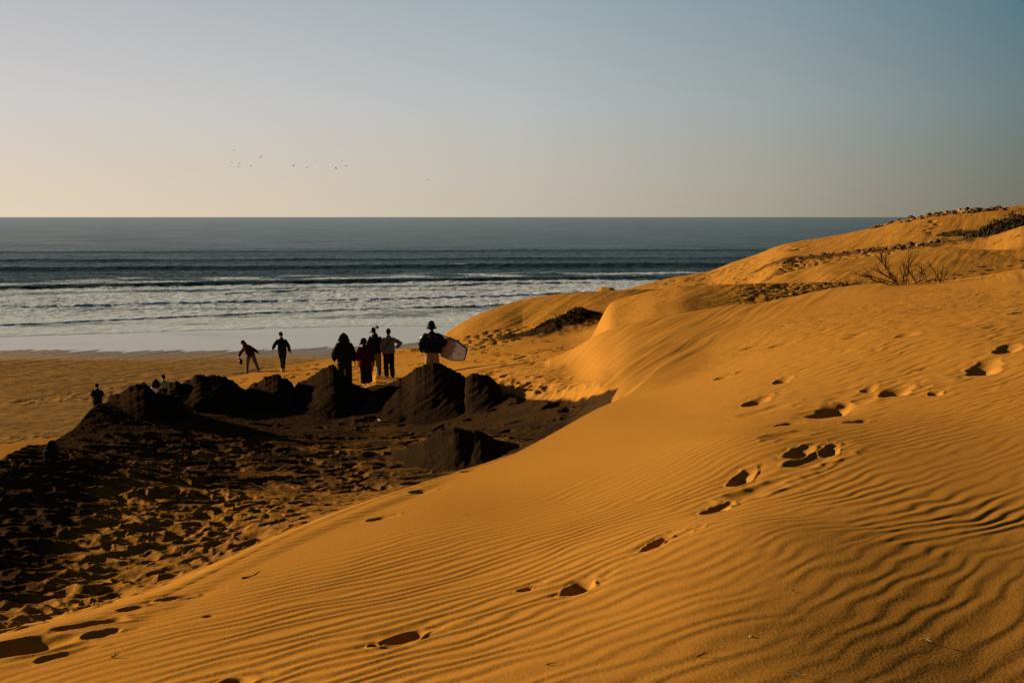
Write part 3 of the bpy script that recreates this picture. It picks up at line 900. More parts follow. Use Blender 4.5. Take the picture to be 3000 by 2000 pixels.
def person(name, u, r, label, P, group=None, rz=0.0, scale=1.0, zoff=-.015, feet_u=None):
    """P holds joints (metres, facing +y) and garment settings"""
    x, y, z = at(u, r)
    root = empty(name, (x, y, z + zoff), rz, scale)
    tag(root, label, 'person', group)
    g = lambda k, d: P.get(k, d)
    pel = Vector(g('pelvis', (0, 0, .95))); che = Vector(g('chest', (0, .01, 1.28))); nk = Vector(g('neck', (0, 0, 1.46))); hd = Vector(g('head', (0, .02, 1.615)))
    sL, sR = Vector(g('shL', nk + Vector((-.19, 0, -.06)))), Vector(g('shR', nk + Vector((.19, 0, -.06))))
    eL, eR = Vector(g('elL', (-.26, -.02, 1.12))), Vector(g('elR', (.26, -.02, 1.12)))
    wL, wR = Vector(g('wrL', (-.27, .05, .87))), Vector(g('wrR', (.27, .05, .87)))
    hL, hR = Vector(g('hipL', pel + Vector((-.09, 0, -.03)))), Vector(g('hipR', pel + Vector((.09, 0, -.03))))
    kL, kR = Vector(g('knL', (-.10, .03, .50))), Vector(g('knR', (.10, .03, .50)))
    aL, aR = Vector(g('anL', (-.11, -.02, .085))), Vector(g('anR', (.11, -.02, .085)))
    _sl = g('top', {}).get('sl', .065)
    sL = sL - Vector((-.02, 0, _sl * .55)); sR = sR - Vector((.02, 0, _sl * .55))
    H = rotm(*g('headrot', (0, 0, 0)))
    sk = g('skin', SKIN)
    up = (che - pel).normalized()
    # --- body: one continuous skin
    A = Acc()
    tube(A, [pel + up * .0, pel + up * .03, (pel + che) / 2, che, nk - Vector((0, 0, .07)), nk], [(.145, .10), (.155, .105), (.13, .095), (.155, .105), (.13, .08), (.055, .055)])
    tube(A, [nk - Vector((0, 0, .03)), (nk + hd) / 2, hd], [.056, .052, .05])
    blob(A, hd + H @ Vector((0, 0, .015)), (.076, .096, .108), H, 16, 12)
    blob(A, hd + H @ Vector((0, .030, -.055)), (.054, .062, .066), H)
    tube(A, [hd + H @ Vector((0, .088, .012)), hd + H @ Vector((0, .108, -.018))], [.009, .014], n=8)
    blob(A, hd + H @ Vector((0, .088, -.056)), (.022, .010, .010), H, 8, 6)
    for sgn in (-1, 1):
        blob(A, hd + H @ Vector((sgn * .078, -.004, -.012)), (.010, .020, .032), H, 8, 6)
        blob(A, hd + H @ Vector((sgn * .031, .082, .012)), (.014, .012, .010), H, 8, 6)
    for s_, e_, w_, t_ in ((sL, eL, wL, 1), (sR, eR, wR, -1)):
        tube(A, [s_, (s_ * .6 + e_ * .4), e_, e_ * .55 + w_ * .45, w_], [.055, .050, .040, .038, .026])
        if not g('nohand' + ('L' if t_ == 1 else 'R'), False):
            dd = Vector(g('hdirL' if t_ == 1 else 'hdirR', (w_ - e_).normalized()))
            hand(A, w_, dd, (0, 1, 0), g('curl', .45), -1)
    for h_, k_, a_ in ((hL, kL, aL), (hR, kR, aR)):
        tube(A, [h_, h_ * .5 + k_ * .5, k_, k_ * .65 + a_ * .35, a_], [.088, .075, .055, .056, .036])
        f = Vector((0, 1, 0))
        tube(A, [a_ + Vector((0, -.035, -.045)), a_ + Vector((0, .05, -.05)), a_ + Vector((0, .15, -.062))], [(.034, .032), (.042, .030), (.040, .018)], side=(1, 0, 0), n=10)
    link('body', fuse(A, name + '_body', .0085, 2), sk, root)
    # --- top
    T = Acc()
    tr = g('top', dict(mat=BLACK, rx=.20, ry=.15, hem=.80, flare=1.0, sl=.065, cuff=.05))
    hem = pel + up * (tr['hem'] - .95)
    fx = tr.get('flare', 1.0); rx, ry = tr['rx'], tr['ry']
    tube(T, [hem, hem * .93 + che * .07, (hem + che) / 2, che, nk - Vector((0, 0, .095)), nk - Vector((0, 0, .04)), nk + Vector((0, 0, .012))],
         [(rx * fx, ry * fx), (rx * fx * 1.03, ry * fx * 1.03), (rx * (1 + fx) / 2 * 1.02, ry * (1 + fx) / 2 * 1.02), (rx * 1.0, ry), (rx * .88, ry * .86), (.12, .095), (.068, .068)], n=24, cap=False)
    for s_, e_, w_ in ((sL, eL, wL), (sR, eR, wR)):
        cu = tr.get('cuff', .05)
        if tr.get('short'):
            tube(T, [s_ - Vector((0, 0, .0)), s_ * .5 + e_ * .5, e_ * .95 + s_ * .05], [tr['sl'] + .01, tr['sl'], tr['sl'] * 1.0], cap=False)
        else:
            mid = e_ * .5 + w_ * .5
            tube(T, [s_, s_ * .5 + e_ * .5, e_, mid, w_ * .93 + e_ * .07, w_ + (w_ - e_).normalized() * .005], [tr['sl'] * .95, tr['sl'] * 1.02, tr['sl'], tr['sl'] * .95, cu * 1.1, cu * .85], cap=False, n=16)
        blob(T, s_, (tr['sl'] * .98, tr['sl'] * 1.05, tr['sl'] * .95))
    if tr.get('hood'):
        blob(T, nk + Vector((0, -.05, .01)), (.12, .085, .065)); tube(T, [nk + Vector((0, 0, -.02)), nk + Vector((0, 0, .05))], [.085, .07])
    elif tr.get('collar', True):
        tube(T, [nk + Vector((0, 0, -.03)), nk + Vector((0, 0, .045))], [.074, .066], cap=False)
    link(tr.get('name', 'jacket'), fuse(T, name + '_top', .012, 3, .010, 8, int(u)), tr['mat'], root)
    # --- trousers
    L = Acc(); lg = g('legs', dict(mat=BLACK, th=.105, kn=.08, cu=.07))
    tube(L, [pel + up * .10, pel, pel - up * .07, pel - up * .14], [(.165, .125), (.182, .138), (.175, .135), (.13, .10)], n=20, cap=False)
    for h_, k_, a_ in ((hL, kL, aL), (hR, kR, aR)):
        end = lg.get('len', 1.0)
        low = k_ + (a_ - k_) * end
        tube(L, [h_ + Vector((0, 0, .05)), h_ * .55 + k_ * .45, k_, k_ * .5 + low * .5, low], [lg['th'], lg['th'] * .95, lg['kn'], (lg['kn'] + lg['cu']) / 2, lg['cu']], cap=False, n=16)
    link(lg.get('name', 'trousers'), fuse(L, name + '_legs', .012, 3, .008, 9, int(u) + 5), lg['mat'], root)
    # --- shoes
    if g('shoe', None) is not None:
        for a_, hd_ in ((aL, 0), (aR, 0)):
            S_ = Acc()
            tube(S_, [a_ + Vector((0, -.05, -.04)), a_ + Vector((0, .05, -.048)), a_ + Vector((0, .16, -.058)), a_ + Vector((0, .20, -.062))], [(.043, .043), (.050, .038), (.048, .028), (.035, .02)], n=12)
            tube(S_, [a_ + Vector((0, -.005, -.03)), a_ + Vector((0, -.005, .03))], [.052, .048], n=12)
            link('shoe', fuse(S_, name + '_shoe', .010, 2), P['shoe'], root)
    # --- hair
    hs = g('hair', 'short'); hm = g('hairmat', HAIR); Hh = Acc()
    if hs == 'short':
        blob(Hh, hd + H @ Vector((0, -.012, .030)), (.084, .098, .104), H, 16, 10); blob(Hh, hd + H @ Vector((0, -.045, -.02)), (.066, .055, .06), H)
        me = fuse(Hh, name + '_hair', .010, 1, 0, 8, 3, .006)
    elif hs == 'tousled':
        blob(Hh, hd + H @ Vector((0, -.005, .045)), (.088, .10, .10), H, 16, 10); blob(Hh, hd + H @ Vector((-.03, .03, .08)), (.06, .06, .05), H)
        blob(Hh, hd + H @ Vector((0, -.045, -.01)), (.06, .05, .05), H); me = fuse(Hh, name + '_hair', .009, 1, 0, 8, 3, .012)
    elif hs == 'curly':
        for k in range(26):
            a = random.uniform(0, 6.28); b = random.uniform(-.9, 1.4)
            blob(Hh, hd + H @ Vector((.075 * math.cos(a) * math.cos(b * .8), -.02 + .085 * math.sin(a) * math.cos(b * .8), .015 + .09 * math.sin(b))), (.04, .042, .04), None, 8, 6)
        blob(Hh, hd + H @ Vector((0, -.01, .02)), (.095, .105, .11), H)
        for k in range(7):
            q = hd + H @ Vector((-.09 + random.uniform(-.02, .02), -.01 + random.uniform(-.04, .04), -.03))
            tube(Hh, [q, q + Vector((-.02, .01, -.05)), q + Vector((-.03 + random.uniform(-.02, .01), .02, -.10))], [.014, .011, .006], n=6)
        me = fuse(Hh, name + '_hair', .009, 0, 0, 8, 3, .012)
    elif hs == 'long':
        blob(Hh, hd + H @ Vector((0, -.015, .02)), (.10, .112, .115), H, 16, 10)
        tube(Hh, [hd + Vector((0, -.04, .02)), hd + Vector((0, -.07, -.10)), hd + Vector((0, -.085, -.20)), hd + Vector((0, -.085, -.27))], [(.12, .085), (.145, .085), (.135, .065), (.09, .04)], n=18)
        for k in range(26):
            sg = random.choice((-1, 1)); q = hd + Vector((sg * random.uniform(.07, .12), random.uniform(-.1, .02), random.uniform(-.12, .04)))
            tube(Hh, [q, q + Vector((sg * .03, .0, -.05)), q + Vector((sg * random.uniform(.03, .10), random.uniform(-.03, .03), -random.uniform(.07, .14)))], [.026, .018, .007], n=6)
        me = fuse(Hh, name + '_hair', .010, 0, 0, 8, 3, .014)
    link('hair', me, hm, root)
    if hs == 'short' and g('cap', None):
        C_ = Acc(); blob(C_, hd + H @ Vector((0, -.003, .045)), (.092, .108, .095), H, 16, 10); tube(C_, [hd + H @ Vector((0, .07, .05)), hd + H @ Vector((0, .15, .035))], [(.07, .012), (.06, .008)], n=12)
        link('cap', fuse(C_, name + '_cap', .008, 1), BLACK, root)
    return root, dict(nk=nk, hd=hd, H=H, sL=sL, sR=sR, pel=pel, wL=wL, wR=wR)


WIDE = dict(mat=BLACK, th=.135, kn=.125, cu=.125)
grp = 'people walking over the dune towards the sea'
person('person', 791, 31.0, 'person with long loose curly hair in baggy black sweater and wide black trousers', dict(
    neck=(0, 0, 1.40), head=(-.02, .02, 1.545), chest=(0, .01, 1.20), pelvis=(.0, 0, .90), elL=(-.30, -.02, 1.03), wrL=(-.335, .06, .80), elR=(.27, -.02, 1.03), wrR=(.285, .08, .79),
    hair='long', top=dict(mat=BLACK, rx=.21, ry=.16, hem=.80, flare=1.05, sl=.105, cuff=.05, hood=True, name='sweater'), legs=WIDE, knL=(-.12, .18, .50), anL=(-.13, .20, .16), knR=(.10, .0, .48), anR=(.11, -.06, .08), shoe=SHOE_D), grp)
person('person', 838, 34.0, 'person in dark red jacket with bowed head, curly hair and white shoes', dict(
    neck=(0, .01, 1.38), head=(-.05, .05, 1.50), headrot=(.3, -.35, .15), chest=(0, .01, 1.18), pelvis=(0, 0, .88), elL=(-.24, -.02, 1.06), wrL=(-.27, .08, .86), elR=(.24, -.02, 1.04), wrR=(.22, .10, .82),
    hair='curly', skin=SKIN, top=dict(mat=RED, rx=.205, ry=.16, hem=.74, flare=1.05, sl=.085, cuff=.05, name='jacket'), legs=dict(mat=BLACK, th=.12, kn=.10, cu=.11), knL=(-.08, .05, .46), anL=(-.05, -.02, .085), knR=(.12, .04, .47), anR=(.14, .06, .085), shoe=SHOE_W), grp)
person('person', 862, 35.6, 'person with shaved head in black hooded jacket and pale grey trousers, mid-stride', dict(
    neck=(0, 0, 1.47), head=(-.06, .02, 1.64), headrot=(.2, 0, 0), elR=(.27, -.03, 1.14), wrR=(.255, .04, .88), hair='short', skin=SKIN,
    top=dict(mat=NAVY, rx=.20, ry=.15, hem=.83, flare=.98, sl=.075, cuff=.05, hood=True, name='hooded_jacket'), legs=dict(mat=PALE, th=.115, kn=.10, cu=.085), knL=(-.13, .02, .50), anL=(-.16, -.22, .22), knR=(.10, .05, .50), anR=(.12, .0, .085), shoe=SHOE_D), grp)
rt, J = person('person', 893, 35.4, 'person in grey jacket with black cross-body strap, right hand on hip, black trousers', dict(
    neck=(0, 0, 1.49), head=(-.01, .02, 1.65), headrot=(.25, 0, 0), elR=(.44, -.03, 1.24), wrR=(.27, .02, 1.10), hdirR=(-1, .3, -.2), elL=(-.25, -.02, 1.15), wrL=(-.23, .08, .92), hair='short', skin=SKIN,
    top=dict(mat=GREY, rx=.205, ry=.15, hem=.90, flare=1.02, sl=.078, cuff=.05, name='jacket'), legs=dict(mat=BLACK, th=.11, kn=.09, cu=.085), knL=(-.11, .0, .5), anL=(-.09, .02, .085), knR=(.09, .04, .5), anR=(.13, -.03, .085), shoe=SHOE_D), grp)
A = Acc(); tube(A, [(.15, -.08, 1.50), (.10, -.155, 1.42), (-.02, -.185, 1.25), (-.13, -.175, 1.10), (-.20, -.11, 1.0)], [(.022, .006)] * 5, side=(.7, 0, .7), n=8)
link('strap', A.mesh('strap'), STRAP, rt)
rt, J = person('person', 992, 32.5, 'person in bucket hat and boxy black jacket carrying a surfboard under the arm, khaki trousers', dict(
    neck=(0, 0, 1.52), head=(-.01, .02, 1.67), pelvis=(0, 0, .97), chest=(0, .01, 1.32), shL=(-.22, 0, 1.44), shR=(.23, 0, 1.44), elL=(-.33, -.02, 1.14), wrL=(-.335, .03, .87), elR=(.40, -.04, 1.20), wrR=(.36, .20, .98), hair='short', skin=SKIN,
    top=dict(mat=NAVY, rx=.285, ry=.19, hem=.83, flare=1.12, sl=.115, cuff=.07, name='jacket'), legs=dict(mat=KHAKI, th=.125, kn=.125, cu=.10), knL=(-.12, .03, .5), knR=(.12, .03, .5), shoe=SHOE_D), grp)
hd = J['hd']
A = Acc()   # bucket hat: crown and sloping brim
tube(A, [hd + Vector((0, 0, .03)), hd + Vector((0, 0, .09)), hd + Vector((0, 0, .125))], [(.130, .138), (.128, .136), (.106, .114)], n=20)
n_ = 28; vs = []; fs = []
for zz, rr in ((.035, .12), (.0, .148), (-.025, .178), (-.037, .175), (-.014, .145), (.015, .11)):
    for k in range(n_):
        a = 2 * math.pi * k / n_; vs.append((hd.x + rr * math.cos(a), hd.y + rr * 1.1 * math.sin(a), hd.z + zz + .008 * math.sin(3 * a)))
for i in range(6):
    for k in range(n_): fs.append((i * n_ + k, i * n_ + (k + 1) % n_, ((i + 1) % 6) * n_ + (k + 1) % n_, ((i + 1) % 6) * n_ + k))
A.add(vs, fs)
link('hat', fuse(A, 'hat', .007, 2, .003, 10, 3), BLACK, rt)
# pale worn lettering across the shoulders of the jacket (not legible in the photograph)
PRINT = simple('worn_print', (.09, .09, .085), .8)
for bx, bz, n2 in ((-.13, 1.385, 6), (.085, 1.39, 5)):
    A = Acc(); y0 = -.185
    def bar(cx, cz, hw, hh):
        A.add([(cx + sx_ * hw, y0 + sy_ - .10 * abs(cx), cz + sz_ * hh) for sy_ in (-.012, .05) for sx_, sz_ in ((-1, -1), (1, -1), (1, 1), (-1, 1))],
              [(0, 1, 2, 3), (4, 7, 6, 5), (0, 4, 5, 1), (1, 5, 6, 2), (2, 6, 7, 3), (3, 7, 4, 0)])
    for k in range(n2):
        x0 = bx + k * .020
        bar(x0, bz, .002, .011); bar(x0 + .010, bz + (.009 if k % 2 else 0), .012, .0018)
    link('lettering', A.mesh('lettering'), PRINT, rt)

person('person', 648, 43.5, 'person with tousled brown hair in black jacket and cropped black trousers walking barefoot', dict(
    neck=(-.02, 0, 1.46), head=(-.05, .03, 1.60), headrot=(.5, 0, 0), elL=(-.32, .02, 1.18), wrL=(-.43, .12, .99), elR=(.28, -.03, 1.13), wrR=(.32, .05, .88), hair='tousled', hairmat=HAIRB, skin=SKIN_L,
    top=dict(mat=BLACK, rx=.19, ry=.14, hem=.87, flare=.98, sl=.075, cuff=.05, name='jacket'), legs=dict(mat=BLACK, th=.105, kn=.075, cu=.05, len=.82), knL=(-.06, .12, .50), anL=(-.03, -.02, .10), knR=(.05, .02, .49), anR=(.05, -.03, .085)), grp)
lean, J = person('person', 575, 45.0, 'person in cap and maroon jacket leaning over while standing on a sandboard', dict(
    pelvis=(0, 0, .86), chest=(-.14, .06, 1.13), neck=(-.25, .10, 1.26), head=(-.34, .16, 1.34), headrot=(.7, -.7, -.3), shL=(-.34, .10, 1.12), shR=(-.06, .06, 1.24), elL=(-.45, .14, .95), wrL=(-.56, .18, .74), elR=(.14, .02, 1.08), wrR=(.32, .02, .93),
    hipL=(-.09, 0, .83), hipR=(.09, 0, .84), knL=(-.17, .06, .44), anL=(-.18, -.02, .06), knR=(.19, .06, .50), anR=(.33, .0, .15), hair='short', cap=1, skin=SKIN,
    top=dict(mat=MAROON, rx=.18, ry=.14, hem=.86, flare=.98, sl=.068, cuff=.05, hood=True, name='jacket'), legs=dict(mat=JEANS, th=.10, kn=.075, cu=.055), shoe=SHOE_W), grp)
person('person', 218, 50.0, 'person in dark short-sleeved shirt standing alone on the beach beyond the rock ridge', dict(
    neck=(0, 0, 1.46), elL=(-.26, -.02, 1.13), wrL=(-.28, .05, .88), elR=(.30, -.06, 1.15), wrR=(.20, .12, 1.0), hair='short', skin=SKIN_L, top=dict(mat=NAVY, rx=.20, ry=.14, hem=.82, flare=1.0, sl=.085, short=True, name='shirt'),
    legs=dict(mat=BLACK, th=.12, kn=.11, cu=.11, len=.1, name='shorts'), shoe=SHOE_D))
for (u_, r_, top_v, lab, P_) in ((355, 48.0, 871, 'person with long dark hair and white top behind the rock ridge', dict(hair='long', top=dict(mat=WHITE, rx=.18, ry=.13, hem=.85, sl=.07, cuff=.05, name='shirt'), legs=WIDE, skin=SKIN_L)),
                                 (372, 49.0, 860, 'person with short dark hair and pale green shirt behind the rock ridge', dict(hair='short', headrot=(.6, -.2, 0), top=dict(mat=GREEN, rx=.21, ry=.14, hem=.83, sl=.09, short=True, name='shirt'), skin=SKIN))):
    a_, te_ = ray(u_, top_v)
    zt = CAMZ - te_ * r_
    gx, gy, gz = at(u_, r_)
    P_['shoe'] = SHOE_D
    person('person', u_, r_, lab, P_, scale=min(max((zt - gz) / 1.74, .9), 1.08), zoff=max(-.02, zt - 1.74 * 1.08 - gz) if (zt - gz) > 1.74 * 1.08 else -.02)

# things the people hold or stand on
def board_mesh(L, W, T, nose, tail, rocker=.05, n=40):
    """closed board lying in the local x (length) / z (width) plane, thickness along y"""
    vs = []; m = 14
    for i in range(n + 1):
        t = i / n
        wv = (math.sin(min(t / nose, 1) * math.pi / 2) ** .75) if t < nose else 1.0
        if t > tail: wv = 1 - .42 * ((t - tail) / (1 - tail)) ** 1.6
        wv = max(wv, .03) * W / 2
        th = T * (.35 + .65 * math.sin(math.pi * min(max(t, .04), .96)) ** .6) / 2
        yb = rocker * (2 * t - 1) ** 2
        for k in range(m):
            a = 2 * math.pi * k / m
            ca, sa = math.cos(a), math.sin(a)
            vs.append(((t - .5) * L, yb + th * math.copysign(abs(sa) ** .8, sa), wv * math.copysign(abs(ca) ** .55, ca)))
    fs = []
    for i in range(n):
        for k in range(m): fs.append((i * m + k, (i + 1) * m + k, (i + 1) * m + (k + 1) % m, i * m + (k + 1) % m))
    fs.append(tuple(range(m))); fs.append(tuple(reversed([n * m + k for k in range(m)])))
    A = Acc(); A.add(vs, fs); return A


def board_material():
    t = NT('worn_board')
    tc = t.n('ShaderNodeTexCoord').outputs['Object']
    sp_ = t.n('ShaderNodeSeparateXYZ'); t.l(tc, sp_.inputs[0])
    n = t.noise(3.2, 5, vec=tc, rough=.65)
    # brown sandy stain over the middle of the deck
    d = t.math('ABSOLUTE', t.math('ADD', sp_.outputs[0], -.22))
    f = t.math('ADD', t.math('MULTIPLY', d, -3.2), t.math('MULTIPLY_ADD', n, 2.6, -.25))
    stain = t.ramp(f, [(.0, (0, 0, 0)), (.30, (1, 1, 1))])
    col = t.mix(stain, (.62, .56, .48), t.mix(t.noise(14, 4, vec=tc), (.34, .23, .13), (.20, .12, .06)))
    t.l(col, t.b.inputs['Base Color']); t.b.inputs['Roughness'].default_value = .5
    return t.m


bx, by, bz = at(1012, 32.3)
L_ = 2.02
B_ = board_mesh(L_, .66, .085, .42, .72)
board = link('surfboard', B_.mesh('surfboard'), board_material())
board.data.polygons.foreach_set('use_smooth', np.ones(len(board.data.polygons), bool))
tag(board, 'stained white surfboard with dark teal rail under the arm of the hatted person', 'surfboard')
board.location = (bx + .02, by + .30, bz + .965)
board.rotation_euler = (R_(-8), R_(12), R_(-38))
# rail band, fin plugs
R2 = Acc(); n = 40; m = 8
def edge_pt(t, W=.66, L=L_):
    wv = (math.sin(min(t / .42, 1) * math.pi / 2) ** .75) if t < .42 else 1.0
    if t > .72: wv = 1 - .42 * ((t - .72) / .28) ** 1.6
    return (t - .5) * L, max(wv, .03) * W / 2, .05 * (2 * t - 1) ** 2
top = [edge_pt(t) for t in np.linspace(.30, 1.0, 24)]
pts = [(x_, y_, w_) for x_, w_, y_ in top] + [(x_ + .004, y_, -w_) for x_, w_, y_ in reversed(top)]
tube(R2, pts, [.030] * 24 + [.018] * 24, side=(0, 1, 0), n=8)
link('rail', R2.mesh('rail'), simple('teal_rail', (.018, .045, .060), .45), board)
for (px_, pz_) in ((.60, .16), (.66, .15), (.60, -.02), (.76, -.04), (.82, -.05), (.64, .02)):
    R3 = Acc(); tube(R3, [(px_, -.055 + .05 * (2 * px_ / L_) ** 2, pz_), (px_, .0, pz_)], [.009, .009], n=10)
    link('fin_plug', R3.mesh('fin_plug'), STRAP, board)

sx_, sy_, sz_ = at(570, 45.0)
B_ = board_mesh(1.5, .32, .03, .2, .8, .06)
sb = link('sandboard', B_.mesh('sandboard'), simple('dark_board', (.014, .013, .012), .6, spec=0.0))
tag(sb, 'thin dark sandboard lying tilted under the feet of the leaning person', 'sandboard')
sb.location = (sx_ + .02, sy_ + .0, sz_ + .10)
sb.rotation_euler = (R_(90), R_(-13), 0); sb.rotation_mode = 'XYZ'
A = Acc(); tube(A, [(-.70, -.07, -.12), (-.3, -.02, -.14), (0, -.012, -.15)], [.010, .009, .008], n=6)
link('edge_strip', A.mesh('edge_strip'), simple('pale_edge', (.30, .27, .24), .5), sb)
bag = Acc(); hw = Vector((sx_ - .02, sy_, sz_)) + Vector((0, 0, 0))
base = Vector(lean.location)
hp = base + Vector((-.60, .20, .66))
blob(bag, hp + Vector((.10, .02, -.17)), (.095, .06, .125)); tube(bag, [hp + Vector((.03, .02, -.02)), hp + Vector((.08, .02, -.07))], [.02, .05])
me = fuse(bag, 'bag', .010, 2, .006, 12, 5)
bg_ = link('bag', me, STRAP); tag(bg_, 'dark drawstring bag hanging from the hand of the leaning person', 'bag')
A = Acc(); tube(A, [hp + Vector((0, 0, .0)), hp + Vector((-.05, 0, -.12)), hp + Vector((-.11, 0, -.28))], [.006, .006, .005], n=6)
link('cord', A.mesh('cord'), simple('tan_cord', (.30, .2, .1), .7), bg_)
cx_, cy_, cz_ = at(791, 31.0)
A = Acc(); tube(A, [Vector((cx_ - .30, cy_ + .0, cz_ + .66)), Vector((cx_ - .24, cy_ + .02, cz_ + .655))], [(.028, .02), (.036, .03)], n=12)
tag(link('paper_cup', fuse(A, 'paper_cup', .006, 1, .004, 20, 2), simple('white_paper', (.6, .57, .52), .7)), 'crumpled white paper held low in the hand of the long-haired person', 'paper')

# ------------------------------------------------------------------ rocks
def rock_material():
    t = NT('layered_rock')
    tc = t.c
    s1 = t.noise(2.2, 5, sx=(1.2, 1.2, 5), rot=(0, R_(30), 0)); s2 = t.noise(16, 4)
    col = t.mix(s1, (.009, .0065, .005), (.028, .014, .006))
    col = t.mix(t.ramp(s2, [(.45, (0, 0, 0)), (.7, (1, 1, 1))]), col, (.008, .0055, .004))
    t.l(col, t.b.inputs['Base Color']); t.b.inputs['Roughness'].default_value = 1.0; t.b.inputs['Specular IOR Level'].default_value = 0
    b = t.bump(t.noise(6, 6, sx=(1, 1, 4), rot=(0, R_(30), 0), rough=.65), .05, .9)
    t.l(t.bump(t.noise(40, 4), .01, .6, b), t.b.inputs['Normal'])
    return t.m
ROCK = rock_material()


def rock(label, top, r, Lf, Lb, seed, group='dark rocks of the ridge', name='rock', p=1.25, jag=.045, strata=.03):
    (ua, va), (ub, vb) = top[0], top[-1]
    if name == 'rock':
        top = ([(ua - 66, va + 13), (ua - 30, va + 3)] if ua > 400 else []) + top + ([(ub + 30, vb + 3), (ub + 66, vb + 13)] if ub < 1150 else [(ub + 28, vb + 10), (ub + 62, vb + 26)])
    az, te = ray([q[0] for q in top], [q[1] for q in top])
    o = np.argsort(az); az = np.array(az)[o]; te = np.array(te)[o]
    W = (az[-1] - az[0]) * r
    na = int(max(24, min(200, W / .025))); nr = 64
    a = np.linspace(az[0], az[-1], na); tt = np.interp(a, az, te)
    ztop = CAMZ - tt * r + 0 * a; jg = jag * fbm(a * r / .20, a * 0 + seed, 4, seed, .7)[:, None]
    t = np.concatenate([-np.linspace(1, 0, nr * 2 // 3) ** .9, np.linspace(0, 1, nr // 3)[1:] ** .9])
    A_, T_ = np.meshgrid(a, t, indexing='ij'); ZT = ztop[:, None]
    q_ = np.linspace(-1, 1, na)[:, None]
    rr = r + np.where(T_ < 0, T_ * Lf, T_ * Lb) * (.8 + .2 * np.sqrt(np.maximum(1 - q_ ** 2, 0)))
    x = rr * np.sin(A_); y = rr * np.cos(A_)
    g = np.array([[ground_z(x[i, j], y[i, j]) for j in range(0, x.shape[1], 6)] for i in range(0, na, 4)])
    gi = np.interp(np.arange(na), np.arange(0, na, 4), np.arange(g.shape[0])); gj = np.interp(np.arange(x.shape[1]), np.arange(0, x.shape[1], 6), np.arange(g.shape[1]))
    i0 = np.minimum(gi.astype(int), g.shape[0] - 2); j0 = np.minimum(gj.astype(int), g.shape[1] - 2); fi = np.clip(gi - i0, 0, 1)[:, None]; fj = np.clip(gj - j0, 0, 1)[None, :]
    G_ = g[i0][:, j0] * (1 - fi) * (1 - fj) + g[i0 + 1][:, j0] * fi * (1 - fj) + g[i0][:, j0 + 1] * (1 - fi) * fj + g[i0 + 1][:, j0 + 1] * fi * fj
    prof = np.where(T_ < 0, 1 - np.abs(T_) ** (p * .62), 1 - np.abs(T_) ** 1.7)
    low = G_ - .07
    tap = (step(-1, -.84, q_) * (1 - step(.84, 1, q_)))
    z = low + (np.maximum(ZT, low + .01) - low) * prof * tap
    z = z + jg * prof ** 4
    b = z * math.cos(.5) - x * math.sin(.5); al = x * math.cos(.5) + z * math.sin(.5)
    st = fbm(b / .07 + .6 * noise(x, z, 9), al / 2.2 + y / 2.5, 3, seed + 5, .55)
    big = fbm(x / .8, z / .6 + y / .7, 3, seed + 8)
    env = np.clip(prof * 3, 0, 1) * np.clip((1 - prof) * 4, 0, 1)
    st = np.sign(st) * np.abs(st) ** .7
    y = y - strata * st * env - .05 * big * env
    z = z + .3 * strata * st * env
    # close underneath
    nA, nT = x.shape
    co = np.stack([x, y, z], 2)
    cx, cy = x.mean(), y.mean()
    ii = np.arange(nA - 1)[:, None]; jj = np.arange(nT - 1)[None, :]
    q = np.stack([ii * nT + jj, (ii + 1) * nT + jj, (ii + 1) * nT + jj + 1, ii * nT + jj + 1], 2).reshape(-1, 4)
    me = grid_mesh(name, (co.reshape(-1, 3) - [cx, cy, 0]).astype(np.float32), q)
    o_ = link(name, me, ROCK); o_.location = (cx, cy, 0)
    sol = o_.modifiers.new('body', 'SOLIDIFY'); sol.thickness = .12; sol.offset = -1
    return tag(o_, label, 'rock', group)

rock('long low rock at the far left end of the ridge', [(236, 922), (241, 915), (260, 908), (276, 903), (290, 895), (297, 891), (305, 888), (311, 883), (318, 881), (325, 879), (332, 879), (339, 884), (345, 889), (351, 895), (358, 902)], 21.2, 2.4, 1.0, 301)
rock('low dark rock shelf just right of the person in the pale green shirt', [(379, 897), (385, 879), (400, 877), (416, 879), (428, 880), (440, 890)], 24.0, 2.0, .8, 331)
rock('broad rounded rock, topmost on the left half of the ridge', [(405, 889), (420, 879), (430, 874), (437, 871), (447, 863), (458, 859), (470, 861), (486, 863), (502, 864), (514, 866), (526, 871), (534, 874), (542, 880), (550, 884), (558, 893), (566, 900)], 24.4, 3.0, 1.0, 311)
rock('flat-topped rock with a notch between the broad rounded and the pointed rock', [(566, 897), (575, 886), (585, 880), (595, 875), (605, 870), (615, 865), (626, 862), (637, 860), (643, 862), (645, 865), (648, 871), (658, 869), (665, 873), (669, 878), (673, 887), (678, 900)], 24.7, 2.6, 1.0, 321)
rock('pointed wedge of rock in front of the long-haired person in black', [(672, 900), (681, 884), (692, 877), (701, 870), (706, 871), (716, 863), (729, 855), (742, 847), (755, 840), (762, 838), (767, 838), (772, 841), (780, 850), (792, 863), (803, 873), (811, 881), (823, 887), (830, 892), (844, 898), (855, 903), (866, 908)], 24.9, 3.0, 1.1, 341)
rock('big domed striated rock in front of the person carrying the surfboard', [(852, 912), (862, 904), (870, 898), (890, 884), (902, 878), (913, 871), (925, 868), (936, 863), (944, 855), (952, 847), (963, 842), (975, 837), (986, 835), (998, 834), (1010, 836), (1021, 839), (1033, 847), (1046, 853), (1059, 858), (1068, 865), (1080, 880), (1095, 905)], 24.6, 3.6, 1.3, 351)
